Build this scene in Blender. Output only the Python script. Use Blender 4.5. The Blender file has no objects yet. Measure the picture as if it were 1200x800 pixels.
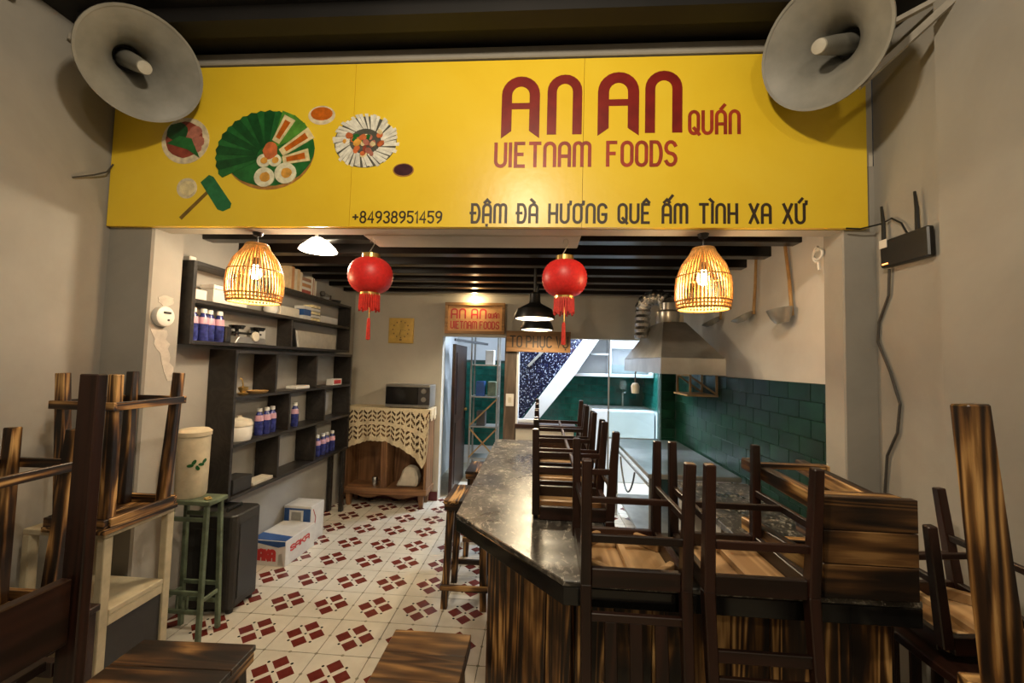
import bpy, bmesh, math, random
from mathutils import Vector, Matrix
random.seed(7)
sc = bpy.context.scene
C = sc.collection
PI = math.pi

# ------------------------------------------------------------------ camera, world, lights, exposure
def make_camera():
    yaw, pitch, roll = math.radians(3.93), math.radians(2.89), math.radians(1.47)
    f = Vector((-math.sin(yaw) * math.cos(pitch), math.cos(yaw) * math.cos(pitch), math.sin(pitch)))
    r = Vector((math.cos(yaw), math.sin(yaw), 0))
    u = r.cross(f)
    c, s = math.cos(roll), math.sin(roll)
    r, u = c * r + s * u, -s * r + c * u
    cam = bpy.data.cameras.new('camera')
    cam.sensor_width = 36
    cam.lens = 480 / 1200 * 36
    cam.clip_start = 0.02
    o = bpy.data.objects.new('camera', cam)
    C.objects.link(o)
    m = Matrix((r, u, -f)).transposed().to_4x4()
    m.translation = (0, 0, 1.6)
    o.matrix_world = m
    sc.camera = o
make_camera()
w = bpy.data.worlds.new('world')
sc.world = w
w.use_nodes = True
w.node_tree.nodes['Background'].inputs[0].default_value = (0.05, 0.055, 0.07, 1)
w.node_tree.nodes['Background'].inputs[1].default_value = 0.25
sc.view_settings.view_transform = 'Standard'
sc.view_settings.look = 'None'
sc.view_settings.gamma = 1
sc.view_settings.use_curve_mapping = False
sc.view_settings.exposure = 0.0

WARM = (1.0, 0.84, 0.62)
COOL = (0.70, 0.83, 1.0)
def point(name, loc, watts, col, r=0.05, parent=None):
    l = bpy.data.lights.new(name, 'POINT')
    l.energy = watts
    l.color = col
    l.shadow_soft_size = r
    o = bpy.data.objects.new(name, l)
    C.objects.link(o)
    o.location = loc
    if parent:
        o.parent = parent
    return o
def area(name, loc, sx, sy, watts, col):
    l = bpy.data.lights.new(name, 'AREA')
    l.shape = 'RECTANGLE'
    l.size, l.size_y = sx, sy
    l.energy = watts
    l.color = col
    o = bpy.data.objects.new(name, l)
    C.objects.link(o)
    o.location = loc
    return o
FRONT_W, FRONT2_W, BACK_W, HALL_W, PEND_W, SHADE_W, BLACK_W, SPOT_W = 96, 30, 130, 26, 15, 30, 26, 5
point('front_lamp_light', (-0.15, 0.35, 3.02), FRONT_W, WARM, 0.06)
point('front_lamp_light', (0.55, -0.9, 3.02), FRONT2_W, WARM, 0.06)
area('back_room_tube_light', (0.55, 5.55, 2.52), 1.2, 0.08, BACK_W, COOL)

# ------------------------------------------------------------------ materials
M = {}
def newmat(name):
    m = bpy.data.materials.new(name)
    m.use_nodes = True
    nt = m.node_tree
    return m, nt, nt.nodes['Principled BSDF']
def node(nt, t, **kw):
    n = nt.nodes.new(t)
    for k, v in kw.items():
        setattr(n, k, v)
    return n
def rgba(c):
    return (c[0], c[1], c[2], 1)
def ramp(nt, fac, stops):
    n = node(nt, 'ShaderNodeValToRGB')
    e = n.color_ramp.elements
    while len(e) < len(stops):
        e.new(0.5)
    for i, (p, c) in enumerate(stops):
        e[i].position = p
        e[i].color = rgba(c)
    nt.links.new(fac, n.inputs[0])
    return n.outputs[0]
def bump(nt, b, h, strength, dist=0.01):
    n = node(nt, 'ShaderNodeBump')
    n.inputs['Strength'].default_value = strength
    n.inputs['Distance'].default_value = dist
    nt.links.new(h, n.inputs['Height'])
    nt.links.new(n.outputs[0], b.inputs['Normal'])
def coords(nt, scale=(1, 1, 1), rnd=0.0):
    tc = node(nt, 'ShaderNodeTexCoord')
    mp = node(nt, 'ShaderNodeMapping')
    mp.inputs['Scale'].default_value = scale
    nt.links.new(tc.outputs['Object'], mp.inputs[0])
    if rnd:
        oi = node(nt, 'ShaderNodeObjectInfo')
        mu = node(nt, 'ShaderNodeMath', operation='MULTIPLY')
        mu.inputs[1].default_value = rnd
        nt.links.new(oi.outputs['Random'], mu.inputs[0])
        cx = node(nt, 'ShaderNodeCombineXYZ')
        for i in range(3):
            nt.links.new(mu.outputs[0], cx.inputs[i])
        nt.links.new(cx.outputs[0], mp.inputs['Location'])
    return mp.outputs[0]
def noise(nt, vec, scale, detail=4, rough=0.55, dist=0.0):
    n = node(nt, 'ShaderNodeTexNoise')
    n.inputs['Scale'].default_value = scale
    n.inputs['Detail'].default_value = detail
    n.inputs['Roughness'].default_value = rough
    n.inputs['Distortion'].default_value = dist
    nt.links.new(vec, n.inputs['Vector'])
    return n.outputs[0]
def plain(name, col, rough=0.5, metal=0.0, var=0.08, scale=14, bmp=0.0, spec=None):
    m, nt, b = newmat(name)
    v = coords(nt, rnd=5.0)
    n = noise(nt, v, scale)
    lo = [max(0, c * (1 - var * 2)) for c in col]
    hi = [min(1, c * (1 + var * 2)) for c in col]
    nt.links.new(ramp(nt, n, [(0.3, lo), (0.7, hi)]), b.inputs['Base Color'])
    b.inputs['Roughness'].default_value = rough
    b.inputs['Metallic'].default_value = metal
    if spec is not None:
        b.inputs['Specular IOR Level'].default_value = spec
    if bmp:
        bump(nt, b, noise(nt, v, scale * 4), bmp, 0.004)
    M[name] = m
    return m
def emis(name, col, strength, base=(0.9, 0.9, 0.9)):
    m, nt, b = newmat(name)
    b.inputs['Base Color'].default_value = rgba(base)
    b.inputs['Emission Color'].default_value = rgba(col)
    b.inputs['Emission Strength'].default_value = strength
    M[name] = m
def wood(name, stops, axis, scale=9.0, stretch=0.07, rough=0.5, ring=1.0, bmp=0.25):
    m, nt, b = newmat(name)
    s = [1.0, 1.0, 1.0]
    s['xyz'.index(axis)] = stretch
    v = coords(nt, s, rnd=9.0)
    big = noise(nt, v, scale * 0.6, 2, 0.45, 0.5)
    fine = noise(nt, v, scale * 7, 4, 0.6, 0.2)
    wv = node(nt, 'ShaderNodeMath', operation='MULTIPLY')
    wv.inputs[1].default_value = 62 * ring
    nt.links.new(big, wv.inputs[0])
    sn = node(nt, 'ShaderNodeMath', operation='SINE')
    nt.links.new(wv.outputs[0], sn.inputs[0])
    mx = node(nt, 'ShaderNodeMath', operation='MULTIPLY_ADD')
    mx.inputs[1].default_value = 0.22
    nt.links.new(sn.outputs[0], mx.inputs[0])
    v2 = coords(nt, [1 + (q - 1) * 0.7 for q in s], rnd=4.0)
    patch = noise(nt, v2, scale * 0.55, 2)
    a1 = node(nt, 'ShaderNodeMath', operation='MULTIPLY_ADD')
    a1.inputs[1].default_value = 0.45
    nt.links.new(fine, a1.inputs[0])
    p1 = node(nt, 'ShaderNodeMath', operation='MULTIPLY_ADD')
    p1.inputs[1].default_value = 1.75
    p1.inputs[2].default_value = -0.60
    nt.links.new(patch, p1.inputs[0])
    nt.links.new(p1.outputs[0], a1.inputs[2])
    nt.links.new(a1.outputs[0], mx.inputs[2])
    nt.links.new(ramp(nt, mx.outputs[0], stops), b.inputs['Base Color'])
    b.inputs['Roughness'].default_value = rough
    if bmp:
        bump(nt, b, mx.outputs[0], bmp, 0.002)
    M[name] = m
BURNT = [(0.28, (0.009, 0.0045, 0.003)), (0.50, (0.045, 0.019, 0.0065)), (0.70, (0.21, 0.10, 0.028)), (0.92, (0.60, 0.36, 0.135))]
CHAR = [(0.25, (0.008, 0.0045, 0.003)), (0.55, (0.040, 0.018, 0.007)), (0.85, (0.13, 0.062, 0.020)), (1.0, (0.26, 0.14, 0.05))]
DARK = [(0.2, (0.010, 0.0042, 0.0026)), (0.8, (0.032, 0.011, 0.0065))]
PALE = [(0.15, (0.30, 0.17, 0.07)), (0.85, (0.55, 0.36, 0.18))]
TABLE = [(0.15, (0.10, 0.045, 0.018)), (0.85, (0.26, 0.13, 0.055))]
for a in 'xyz':
    wood('burnt_' + a, BURNT, a, scale=17.0, stretch=0.05, rough=0.42)
    wood('char_' + a, CHAR, a, scale=15.0, stretch=0.06, rough=0.36)
    wood('dark_' + a, DARK, a, rough=0.36, bmp=0.1)
    wood('pale_' + a, PALE, a, rough=0.55, bmp=0.1)
    wood('oldwood_' + a, TABLE, a, rough=0.5, bmp=0.1)
wood('shelfwood', [(0.2, (0.010, 0.0085, 0.0075)), (0.8, (0.024, 0.020, 0.017))], 'y', rough=0.42, bmp=0.05)
wood('ceilwood', [(0.2, (0.003, 0.002, 0.0015)), (0.8, (0.009, 0.005, 0.0035))], 'x', rough=0.28, bmp=0.05)
wood('plaque_dark', [(0.2, (0.18, 0.085, 0.024)), (0.8, (0.32, 0.165, 0.055))], 'x', rough=0.5)
wood('postwood', [(0.2, (0.05, 0.033, 0.022)), (0.8, (0.12, 0.085, 0.06))], 'z', rough=0.5)
wood('seatwood', [(0.25, (0.05, 0.022, 0.008)), (0.6, (0.17, 0.082, 0.026)), (0.95, (0.42, 0.23, 0.08))], 'y', scale=12, stretch=.08, rough=.34)
wood('plaque', [(0.2, (0.22, 0.105, 0.03)), (0.8, (0.42, 0.22, 0.075))], 'x', rough=0.5)
plain('blackpaint', (0.0035, 0.003, 0.003), 0.7, var=0.3, scale=3)

def plaster(name, lo, mid, hi, rough=0.85, sc_=1.3):
    m, nt, b = newmat(name)
    v = coords(nt)
    n1 = noise(nt, v, sc_, 6, 0.62, 0.3)
    n2 = noise(nt, v, 26, 4)
    nt.links.new(ramp(nt, n1, [(0.3, lo), (0.52, mid), (0.72, hi)]), b.inputs['Base Color'])
    b.inputs['Roughness'].default_value = rough
    bump(nt, b, n2, 0.12, 0.006)
    M[name] = m
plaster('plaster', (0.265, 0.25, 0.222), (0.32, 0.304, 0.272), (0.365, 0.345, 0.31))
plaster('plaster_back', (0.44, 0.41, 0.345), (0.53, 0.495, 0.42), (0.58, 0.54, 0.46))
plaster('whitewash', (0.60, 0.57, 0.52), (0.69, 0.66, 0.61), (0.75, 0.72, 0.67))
plaster('patch', (0.34, 0.31, 0.27), (0.44, 0.40, 0.35), (0.54, 0.50, 0.44), sc_=14)
plaster('coolwhite', (0.62, 0.64, 0.66), (0.70, 0.72, 0.74), (0.76, 0.78, 0.80))
plaster('yellowpaint', (0.84, 0.57, 0.028), (0.88, 0.62, 0.035), (0.90, 0.66, 0.05), rough=0.34, sc_=1.7)

def floor_tile_material(T):
    m, nt, b = newmat('floortile')
    tc = node(nt, 'ShaderNodeTexCoord')
    sp = node(nt, 'ShaderNodeSeparateXYZ')
    nt.links.new(tc.outputs['Object'], sp.inputs[0])
    def mth(op, a, b_=None):
        n = node(nt, 'ShaderNodeMath', operation=op)
        for i, q in enumerate((a, b_)):
            if q is None:
                continue
            if isinstance(q, (int, float)):
                n.inputs[i].default_value = q
            else:
                nt.links.new(q, n.inputs[i])
        return n.outputs[0]
    a = mth('ABSOLUTE', mth('DIVIDE', sp.outputs[0], T))
    c = mth('ABSOLUTE', mth('DIVIDE', sp.outputs[1], T))
    mx, mn = mth('MAXIMUM', a, c), mth('MINIMUM', a, c)
    red = mth('LESS_THAN', mth('ADD', mth('ABSOLUTE', mth('SUBTRACT', mx, 0.228)), mn), 0.165)
    def dot(x, y, r):
        d = mth('SQRT', mth('ADD', mth('POWER', mth('ABSOLUTE', mth('SUBTRACT', mx, x)), 2.0), mth('POWER', mth('ABSOLUTE', mth('SUBTRACT', mn, y)), 2.0)))
        return mth('LESS_THAN', d, r)
    black = mth('MAXIMUM', dot(0.215, 0.215, 0.026), dot(0, 0, 0.024))
    olive = mth('MAXIMUM', dot(0.5, 0.0, 0.03), dot(0.5, 0.5, 0.03))
    olive = mth('MAXIMUM', olive, mth('GREATER_THAN', mx, 0.493))
    v = coords(nt, rnd=6.0)
    base = ramp(nt, noise(nt, v, 9, 5), [(0.3, (0.60, 0.555, 0.46)), (0.7, (0.70, 0.655, 0.555))])
    redc = ramp(nt, noise(nt, v, 22, 3), [(0.3, (0.115, 0.018, 0.013)), (0.7, (0.165, 0.028, 0.020))])
    def mix(fac, A, B):
        n = node(nt, 'ShaderNodeMix', data_type='RGBA')
        nt.links.new(fac, n.inputs[0])
        for i, q in ((6, A), (7, B)):
            if isinstance(q, tuple):
                n.inputs[i].default_value = rgba(q)
            else:
                nt.links.new(q, n.inputs[i])
        return n.outputs[2]
    col = mix(red, base, redc)
    col = mix(black, col, (0.03, 0.028, 0.02))
    col = mix(olive, col, (0.30, 0.275, 0.20))
    nt.links.new(col, b.inputs['Base Color'])
    b.inputs['Roughness'].default_value = 0.22
    M['floortile'] = m
TILE = 0.294
floor_tile_material(TILE)

def marble(name):
    m, nt, b = newmat(name)
    v = coords(nt)
    n1 = noise(nt, v, 13.0, 10, 0.78, 0.9)
    n2 = noise(nt, v, 2.2, 5, 0.6, 0.8)
    mixn = node(nt, 'ShaderNodeMath', operation='MULTIPLY_ADD')
    mixn.inputs[1].default_value = 0.45
    nt.links.new(n2, mixn.inputs[0])
    nt.links.new(n1, mixn.inputs[2])
    col = ramp(nt, mixn.outputs[0], [(0.66, (0.022, 0.020, 0.018)), (0.75, (0.055, 0.050, 0.043)), (0.83, (0.14, 0.126, 0.105)), (0.91, (0.42, 0.385, 0.33))])
    fl_ = noise(nt, coords(nt, (1.0, 0.55, 1.0)), 38, 6, 0.75, 0.6)
    fk = ramp(nt, fl_, [(0.545, (0, 0, 0)), (0.61, (0.7, 0.7, 0.7))])
    mxn = node(nt, 'ShaderNodeMix', data_type='RGBA')
    nt.links.new(fk, mxn.inputs[0])
    nt.links.new(col, mxn.inputs[6])
    mxn.inputs[7].default_value = (0.55, 0.51, 0.44, 1)
    nt.links.new(mxn.outputs[2], b.inputs['Base Color'])
    nt.links.new(ramp(nt, n2, [(0.3, (0.20, 0.20, 0.20)), (0.7, (0.45, 0.45, 0.45))]), b.inputs['Roughness'])
    M[name] = m
marble('marble')
def granite():
    m, nt, b = newmat('bluegranite')
    v = coords(nt)
    vo = node(nt, 'ShaderNodeTexVoronoi')
    vo.inputs['Scale'].default_value = 60
    nt.links.new(v, vo.inputs['Vector'])
    nt.links.new(ramp(nt, vo.outputs['Color'], [(0.5, (0.004, 0.005, 0.018)), (0.72, (0.014, 0.018, 0.055)), (0.84, (0.30, 0.33, 0.40))]), b.inputs['Base Color'])
    b.inputs['Roughness'].default_value = 0.2
    M['bluegranite'] = m
granite()
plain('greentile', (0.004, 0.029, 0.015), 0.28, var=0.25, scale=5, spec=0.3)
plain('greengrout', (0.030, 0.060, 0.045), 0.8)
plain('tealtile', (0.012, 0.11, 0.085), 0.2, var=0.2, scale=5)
plain('redbase', (0.10, 0.012, 0.012), 0.4)
plain('horngrey', (0.22, 0.215, 0.19), 0.5, var=0.1, scale=7)
plain('horntip', (0.42, 0.40, 0.34), 0.6)
plain('armmetal', (0.36, 0.33, 0.28), 0.55, 0.2)
plain('reds', (0.21, 0.012, 0.008), 0.4, var=0.1)
plain('redthin', (0.34, 0.035, 0.012), 0.45, var=0.15)
plain('ink', (0.035, 0.020, 0.010), 0.5)
plain('lantern', (0.80, 0.028, 0.026), 0.42, var=0.06, scale=60)
plain('tassel', (0.70, 0.035, 0.02), 0.6, var=0.1, scale=60)
plain('gold', (0.75, 0.50, 0.16), 0.28, 0.9)
plain('wire', (0.55, 0.53, 0.48), 0.35, 0.8)
plain('black', (0.012, 0.012, 0.012), 0.4)
plain('blackgloss', (0.008, 0.008, 0.008), 0.12)
plain('charcoal', (0.022, 0.021, 0.020), 0.5)
plain('cable', (0.05, 0.045, 0.04), 0.6)
plain('white', (0.70, 0.68, 0.63), 0.5, var=0.04)
plain('offwhite', (0.58, 0.53, 0.43), 0.6, var=0.06)
plain('cream', (0.52, 0.45, 0.32), 0.55, var=0.08)
plain('creampaint', (0.50, 0.43, 0.29), 0.5, var=0.08)
plain('greenpaint', (0.105, 0.135, 0.085), 0.6, var=0.2)
plain('steel', (0.52, 0.51, 0.48), 0.30, 0.9, var=0.08, scale=6)
plain('steel_dull', (0.40, 0.39, 0.36), 0.42, 0.75, var=0.12, scale=5)
plain('foil', (0.62, 0.61, 0.58), 0.24, 1.0, var=0.15, scale=30, bmp=0.9)
plain('alu', (0.40, 0.40, 0.38), 0.4, 0.7)
plain('lace', (0.66, 0.55, 0.36), 0.85, var=0.06, scale=60)
plain('bluecard', (0.02, 0.075, 0.24), 0.45)
plain('whitecard', (0.62, 0.60, 0.56), 0.5, var=0.04)
plain('redprint', (0.50, 0.03, 0.03), 0.5)
plain('bluebottle', (0.025, 0.032, 0.15), 0.18, var=0.3, scale=30)
plain('pinklabel', (0.52, 0.30, 0.38), 0.4)
plain('brass', (0.60, 0.40, 0.14), 0.3, 0.8)
plain('bamboo', (0.40, 0.24, 0.09), 0.6, var=0.12)
plain('clockgold', (0.58, 0.38, 0.09), 0.35, 0.25, var=0.08)
plain('clockdark', (0.16, 0.09, 0.02), 0.5)
plain('orangepanel', (0.62, 0.33, 0.12), 0.5)
plain('rattan', (0.62, 0.34, 0.10), 0.5, var=0.15, scale=40)
plain('rattan_base', (0.50, 0.25, 0.07), 0.5, var=0.15, scale=40)
for k, c in dict(leafdark=(0.008, 0.075, 0.018), leafmid=(0.018, 0.14, 0.03), leaflight=(0.09, 0.28, 0.035), malletgreen=(0.02, 0.17, 0.06), egg=(0.82, 0.76, 0.55), yolk=(0.72, 0.36, 0.06), orange=(0.55, 0.13, 0.01), rollcream=(0.80, 0.66, 0.36), meat=(0.28, 0.055, 0.03), meatpink=(0.46, 0.17, 0.12), bowlcream=(0.72, 0.62, 0.42), noodle=(0.78, 0.76, 0.66), noodledark=(0.10, 0.10, 0.08), grape=(0.05, 0.012, 0.02), basket=(0.42, 0.20, 0.05), shrimp=(0.62, 0.16, 0.05), stick=(0.20, 0.12, 0.02)).items():
    plain(k, c, 0.4, var=0.15, scale=25)
BOOKS = []
for i, c in enumerate([(0.50, 0.36, 0.20), (0.42, 0.20, 0.08), (0.30, 0.16, 0.10), (0.55, 0.48, 0.36), (0.32, 0.06, 0.04), (0.48, 0.42, 0.30)]):
    plain('book%d' % i, c, 0.6)
    BOOKS.append('book%d' % i)
emis('bulb', (1.0, 0.72, 0.38), 30)
emis('shadeglow', (1.0, 0.86, 0.62), 9)
emis('ledstrip', (1.0, 0.75, 0.35), 6)
emis('led', (1.0, 0.25, 0.03), 5)
emis('tube', (0.75, 0.9, 1.0), 8)
emis('cfl', (1.0, 0.86, 0.65), 5)
def glass():
    m, nt, b = newmat('glass')
    b.inputs['Base Color'].default_value = (0.80, 0.96, 0.95, 1)
    b.inputs['Roughness'].default_value = 0.03
    b.inputs['Transmission Weight'].default_value = 1.0
    b.inputs['IOR'].default_value = 1.45
    M['glass'] = m
glass()

# ------------------------------------------------------------------ geometry helpers
class MB:
    def __init__(s):
        s.v, s.f = [], []
    def add(s, vs, fs):
        k = len(s.v)
        s.v += [tuple(q) for q in vs]
        s.f += [tuple(i + k for i in f) for f in fs]
        return s
    def box(s, x0, x1, y0, y1, z0, z1):
        return s.add([(x0, y0, z0), (x1, y0, z0), (x1, y1, z0), (x0, y1, z0), (x0, y0, z1), (x1, y0, z1), (x1, y1, z1), (x0, y1, z1)],
                     [(0, 3, 2, 1), (4, 5, 6, 7), (0, 1, 5, 4), (1, 2, 6, 5), (2, 3, 7, 6), (3, 0, 4, 7)])
    def bar(s, p, q, w, h, w2=None, h2=None, up=(0, 0, 1)):
        p, q = Vector(p), Vector(q)
        d = (q - p).normalized()
        u = Vector(up)
        if abs(d.dot(u)) > 0.95:
            u = Vector((0, 1, 0))
        r = d.cross(u).normalized()
        u = r.cross(d)
        w2 = w if w2 is None else w2
        h2 = h if h2 is None else h2
        vs = []
        for c, a, b in ((p, w, h), (q, w2, h2)):
            for i, j in ((-1, -1), (1, -1), (1, 1), (-1, 1)):
                vs.append(c + r * i * a / 2 + u * j * b / 2)
        return s.add(vs, [(0, 1, 2, 3), (7, 6, 5, 4), (0, 4, 5, 1), (1, 5, 6, 2), (2, 6, 7, 3), (3, 7, 4, 0)])
    def tube(s, pts, r, n=8, closed=False):
        pts = [Vector(p) for p in pts]
        m = len(pts)
        rr = r if isinstance(r, (list, tuple)) else [r] * m
        vs, prev = [], None
        for i, p in enumerate(pts):
            a = pts[(i - 1) % m] if (closed or i > 0) else p
            b = pts[(i + 1) % m] if (closed or i < m - 1) else p
            d = (b - a).normalized()
            if prev is None:
                t = Vector((0, 0, 1)) if abs(d.z) < 0.9 else Vector((1, 0, 0))
                prev = d.cross(t).normalized()
            x = (prev - d * prev.dot(d)).normalized()
            prev = x
            y = d.cross(x)
            for k in range(n):
                g = 2 * PI * k / n
                vs.append(p + (x * math.cos(g) + y * math.sin(g)) * rr[i])
        fs = []
        for i in range(m if closed else m - 1):
            j = (i + 1) % m
            for k in range(n):
                l = (k + 1) % n
                fs.append((i * n + k, i * n + l, j * n + l, j * n + k))
        if not closed:
            fs.append(tuple(range(n - 1, -1, -1)))
            fs.append(tuple((m - 1) * n + k for k in range(n)))
        return s.add(vs, fs)
    def lathe(s, prof, n=24, c=(0, 0, 0), axis=(0, 0, 1), close=False):
        ax = Vector(axis).normalized()
        t = Vector((1, 0, 0)) if abs(ax.x) < 0.9 else Vector((0, 1, 0))
        x = (t - ax * t.dot(ax)).normalized()
        y = ax.cross(x)
        c = Vector(c)
        vs, fs = [], []
        for r, h in prof:
            for k in range(n):
                g = 2 * PI * k / n
                vs.append(c + ax * h + (x * math.cos(g) + y * math.sin(g)) * r)
        m = len(prof)
        for i in range(m if close else m - 1):
            j = (i + 1) % m
            for k in range(n):
                l = (k + 1) % n
                fs.append((i * n + k, i * n + l, j * n + l, j * n + k))
        if not close:
            if prof[0][0] > 1e-4:
                fs.append(tuple(range(n - 1, -1, -1)))
            if prof[-1][0] > 1e-4:
                fs.append(tuple((m - 1) * n + k for k in range(n)))
        return s.add(vs, fs)
    def prism(s, poly, fn, d0, d1):
        """poly: 2-D outline; fn(a, b, d) -> point"""
        n = len(poly)
        vs = [fn(a, b, d0) for a, b in poly] + [fn(a, b, d1) for a, b in poly]
        fs = [tuple(range(n - 1, -1, -1)), tuple(range(n, 2 * n))]
        for i in range(n):
            j = (i + 1) % n
            fs.append((i, j, n + j, n + i))
        return s.add(vs, fs)
    def build(s, name, mat, parent=None, bev=0.0, smooth=False, loc=None):
        me = bpy.data.meshes.new(name)
        me.from_pydata(s.v, [], s.f)
        bm = bmesh.new()
        bm.from_mesh(me)
        bmesh.ops.remove_doubles(bm, verts=bm.verts, dist=1e-6)
        bmesh.ops.recalc_face_normals(bm, faces=bm.faces)
        if bev:
            es = [e for e in bm.edges if len(e.link_faces) == 2 and e.calc_face_angle(0) > 0.5]
            bmesh.ops.bevel(bm, geom=es, offset=bev, segments=1, affect='EDGES', clamp_overlap=True)
        bm.to_mesh(me)
        bm.free()
        if smooth:
            for p in me.polygons:
                p.use_smooth = True
            try:
                me.set_sharp_from_angle(angle=0.7)
            except Exception:
                pass
        me.materials.append(M[mat])
        o = bpy.data.objects.new(name, me)
        C.objects.link(o)
        if parent:
            o.parent = parent
        if loc:
            o.location = loc
        return o
def bx(x0, x1, y0, y1, z0, z1):
    return MB().box(x0, x1, y0, y1, z0, z1)
def tag(o, label, cat, group=None):
    o['label'] = label
    o['category'] = cat
    if group:
        o['group'] = group
    return o
def thing(name, label, cat, loc=(0, 0, 0), rot=(0, 0, 0), group=None):
    o = bpy.data.objects.new(name, None)
    o.empty_display_size = 0.05
    C.objects.link(o)
    o.location = loc
    o.rotation_euler = rot
    return tag(o, label, cat, group)
def struct(name, mb, mat, bev=0.0):
    o = mb.build(name, mat, bev=bev)
    o['kind'] = 'structure'
    return o
def linked(name, src, parent, loc, rot=None):
    o = bpy.data.objects.new(name, src.data)
    C.objects.link(o)
    o.parent = parent
    o.location = loc
    if rot:
        o.rotation_euler = rot
    return o
def copy_tree(o, parent=None):
    c = o.copy()
    C.objects.link(c)
    c.parent = parent
    for ch in list(o.children):
        copy_tree(ch, c)
    return c
def copy_thing(o, loc, rot, label, group=None):
    c = copy_tree(o)
    c.location, c.rotation_euler = loc, rot
    c['label'] = label
    if group:
        c['group'] = group
    return c
XY = lambda a, b, d: (a, b, d)
XZ = lambda a, b, d: (a, d, b)
YZ = lambda a, b, d: (d, a, b)
def circle(cx, cy, rx, ry=None, n=24, wob=0.0, rot=0.0):
    ry = rx if ry is None else ry
    out = []
    for k in range(n):
        g = 2 * PI * k / n
        q = 1 + wob * (random.random() - 0.5)
        a, b = rx * math.cos(g) * q, ry * math.sin(g) * q
        out.append((cx + a * math.cos(rot) - b * math.sin(rot), cy + a * math.sin(rot) + b * math.cos(rot)))
    return out

# ------------------------------------------------------------------ the setting
XL, XLF, XR, XRF, BY, SY = -2.20, -2.37, 1.52, 1.60, 4.70, 2.06
ZF, ZB = 3.24, 2.45

# floor: bed of mortar and one tile per cell
nx0, nx1, ny0, ny1 = -8, 5, 2, 16          # the tiles in view
fl = struct('floor', bx(-2.6, 1.9, -1.6, 7.4, -0.12, -0.012), 'offwhite')
tile0 = MB().box(-TILE / 2 + 0.0012, TILE / 2 - 0.0012, -TILE / 2 + 0.0012, TILE / 2 - 0.0012, -0.012, 0.0).build('floor_tile', 'floortile', fl, bev=0.001)
OX, OY = -1.318, 2.372                      # centre of one motif
first = True
rest = MB()
cells = []
for i in range(-4, 10):
    for j in range(-13, 17):
        x, y = OX + i * TILE, OY + j * TILE
        cells.append((x, y))
near = [c for c in cells if 1.2 < c[1] < 5.0 and c[0] < 1.55 and (c[0] < 0.6 or c[1] > 1.7)]
for x, y in near:
    if first:
        tile0.location = (x, y, 0)
        first = False
    else:
        linked('floor_tile', tile0, fl, (x, y, 0))
for x, y in cells:
    if (x, y) not in near:
        h = TILE / 2 - 0.0012
        rest.box(x - h, x + h, y - h, y + h, -0.012, 0.0)
r_ = rest.build('floor_tiles_beyond', 'offwhite', fl)
r_['kind'] = 'stuff'

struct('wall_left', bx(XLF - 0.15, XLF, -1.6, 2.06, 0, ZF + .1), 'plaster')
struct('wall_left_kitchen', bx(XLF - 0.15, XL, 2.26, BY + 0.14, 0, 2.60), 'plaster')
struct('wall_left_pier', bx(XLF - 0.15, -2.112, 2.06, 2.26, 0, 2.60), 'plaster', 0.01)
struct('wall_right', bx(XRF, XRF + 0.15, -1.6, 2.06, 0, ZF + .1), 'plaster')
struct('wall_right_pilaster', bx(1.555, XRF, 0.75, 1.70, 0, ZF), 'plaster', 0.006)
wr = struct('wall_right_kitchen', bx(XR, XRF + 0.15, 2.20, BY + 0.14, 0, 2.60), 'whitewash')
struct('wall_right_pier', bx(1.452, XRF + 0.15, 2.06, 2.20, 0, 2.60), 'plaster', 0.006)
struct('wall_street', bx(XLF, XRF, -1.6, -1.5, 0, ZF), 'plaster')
# beam that carries the sign, its ledge, the wider soffit box
struct('trim_1', bx(XLF, XRF, 2.065, 2.165, 2.28, 3.16), 'plaster_back')
struct('trim_2', bx(XLF, XRF, 2.02, 2.165, 3.165, 3.225), 'plaster', 0.006)
struct('trim_3', bx(-0.985, 0.205, 2.166, 2.39, 2.275, 2.44), 'plaster_back', 0.004)
struct('trim_4', bx(XLF, XLF + 0.09, -1.5, 1.55, 3.13, 3.23), 'plaster', 0.01)
cf = struct('ceiling', bx(XLF - .15, XRF + .15, -1.6, 2.165, ZF, ZF + 0.1), 'blackpaint')
for k in range(7):
    y = 1.80 - k * 0.5
    bx(XLF + .1, XRF, y - 0.05, y + 0.05, ZF - 0.07, ZF).build('joist', 'blackpaint', cf)
cb = struct('ceiling_kitchen', bx(XLF - .15, XRF + .15, 2.166, BY + 0.14, ZB, ZB + 0.15), 'ceilwood')
for k, y in enumerate((2.52, 2.84, 3.16, 3.48, 3.80, 4.12, 4.44)):
    bx(XL, XR, y - 0.045, y + 0.045, 2.345, ZB).build('joist', 'ceilwood', cb, 0.004)

# back wall with the doorway and the serving window
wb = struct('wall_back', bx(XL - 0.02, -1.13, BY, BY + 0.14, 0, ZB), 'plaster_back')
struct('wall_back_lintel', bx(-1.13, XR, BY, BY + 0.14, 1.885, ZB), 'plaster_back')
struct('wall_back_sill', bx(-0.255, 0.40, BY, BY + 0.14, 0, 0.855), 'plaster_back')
struct('wall_back_stub', bx(1.36, XR, BY, BY + 0.14, 0, 1.885), 'greengrout')
struct('baseboard_back', bx(XL + .01, -1.135, BY - 0.014, BY - 0.001, 0, 0.10), 'redbase')
dp = struct('trim_5', bx(-0.40, -0.262, BY - 0.01, BY + 0.15, 0, 1.884), 'postwood', 0.005)
wn = struct('window_1', bx(-0.262, -0.235, BY - 0.01, BY + 0.15, 0.90, 1.884), 'coolwhite', 0.003)
bx(-0.262, 0.42, BY - 0.03, BY + 0.15, 0.856, 0.905).build('window_sill', 'dark_x', wn, 0.004)
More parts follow.
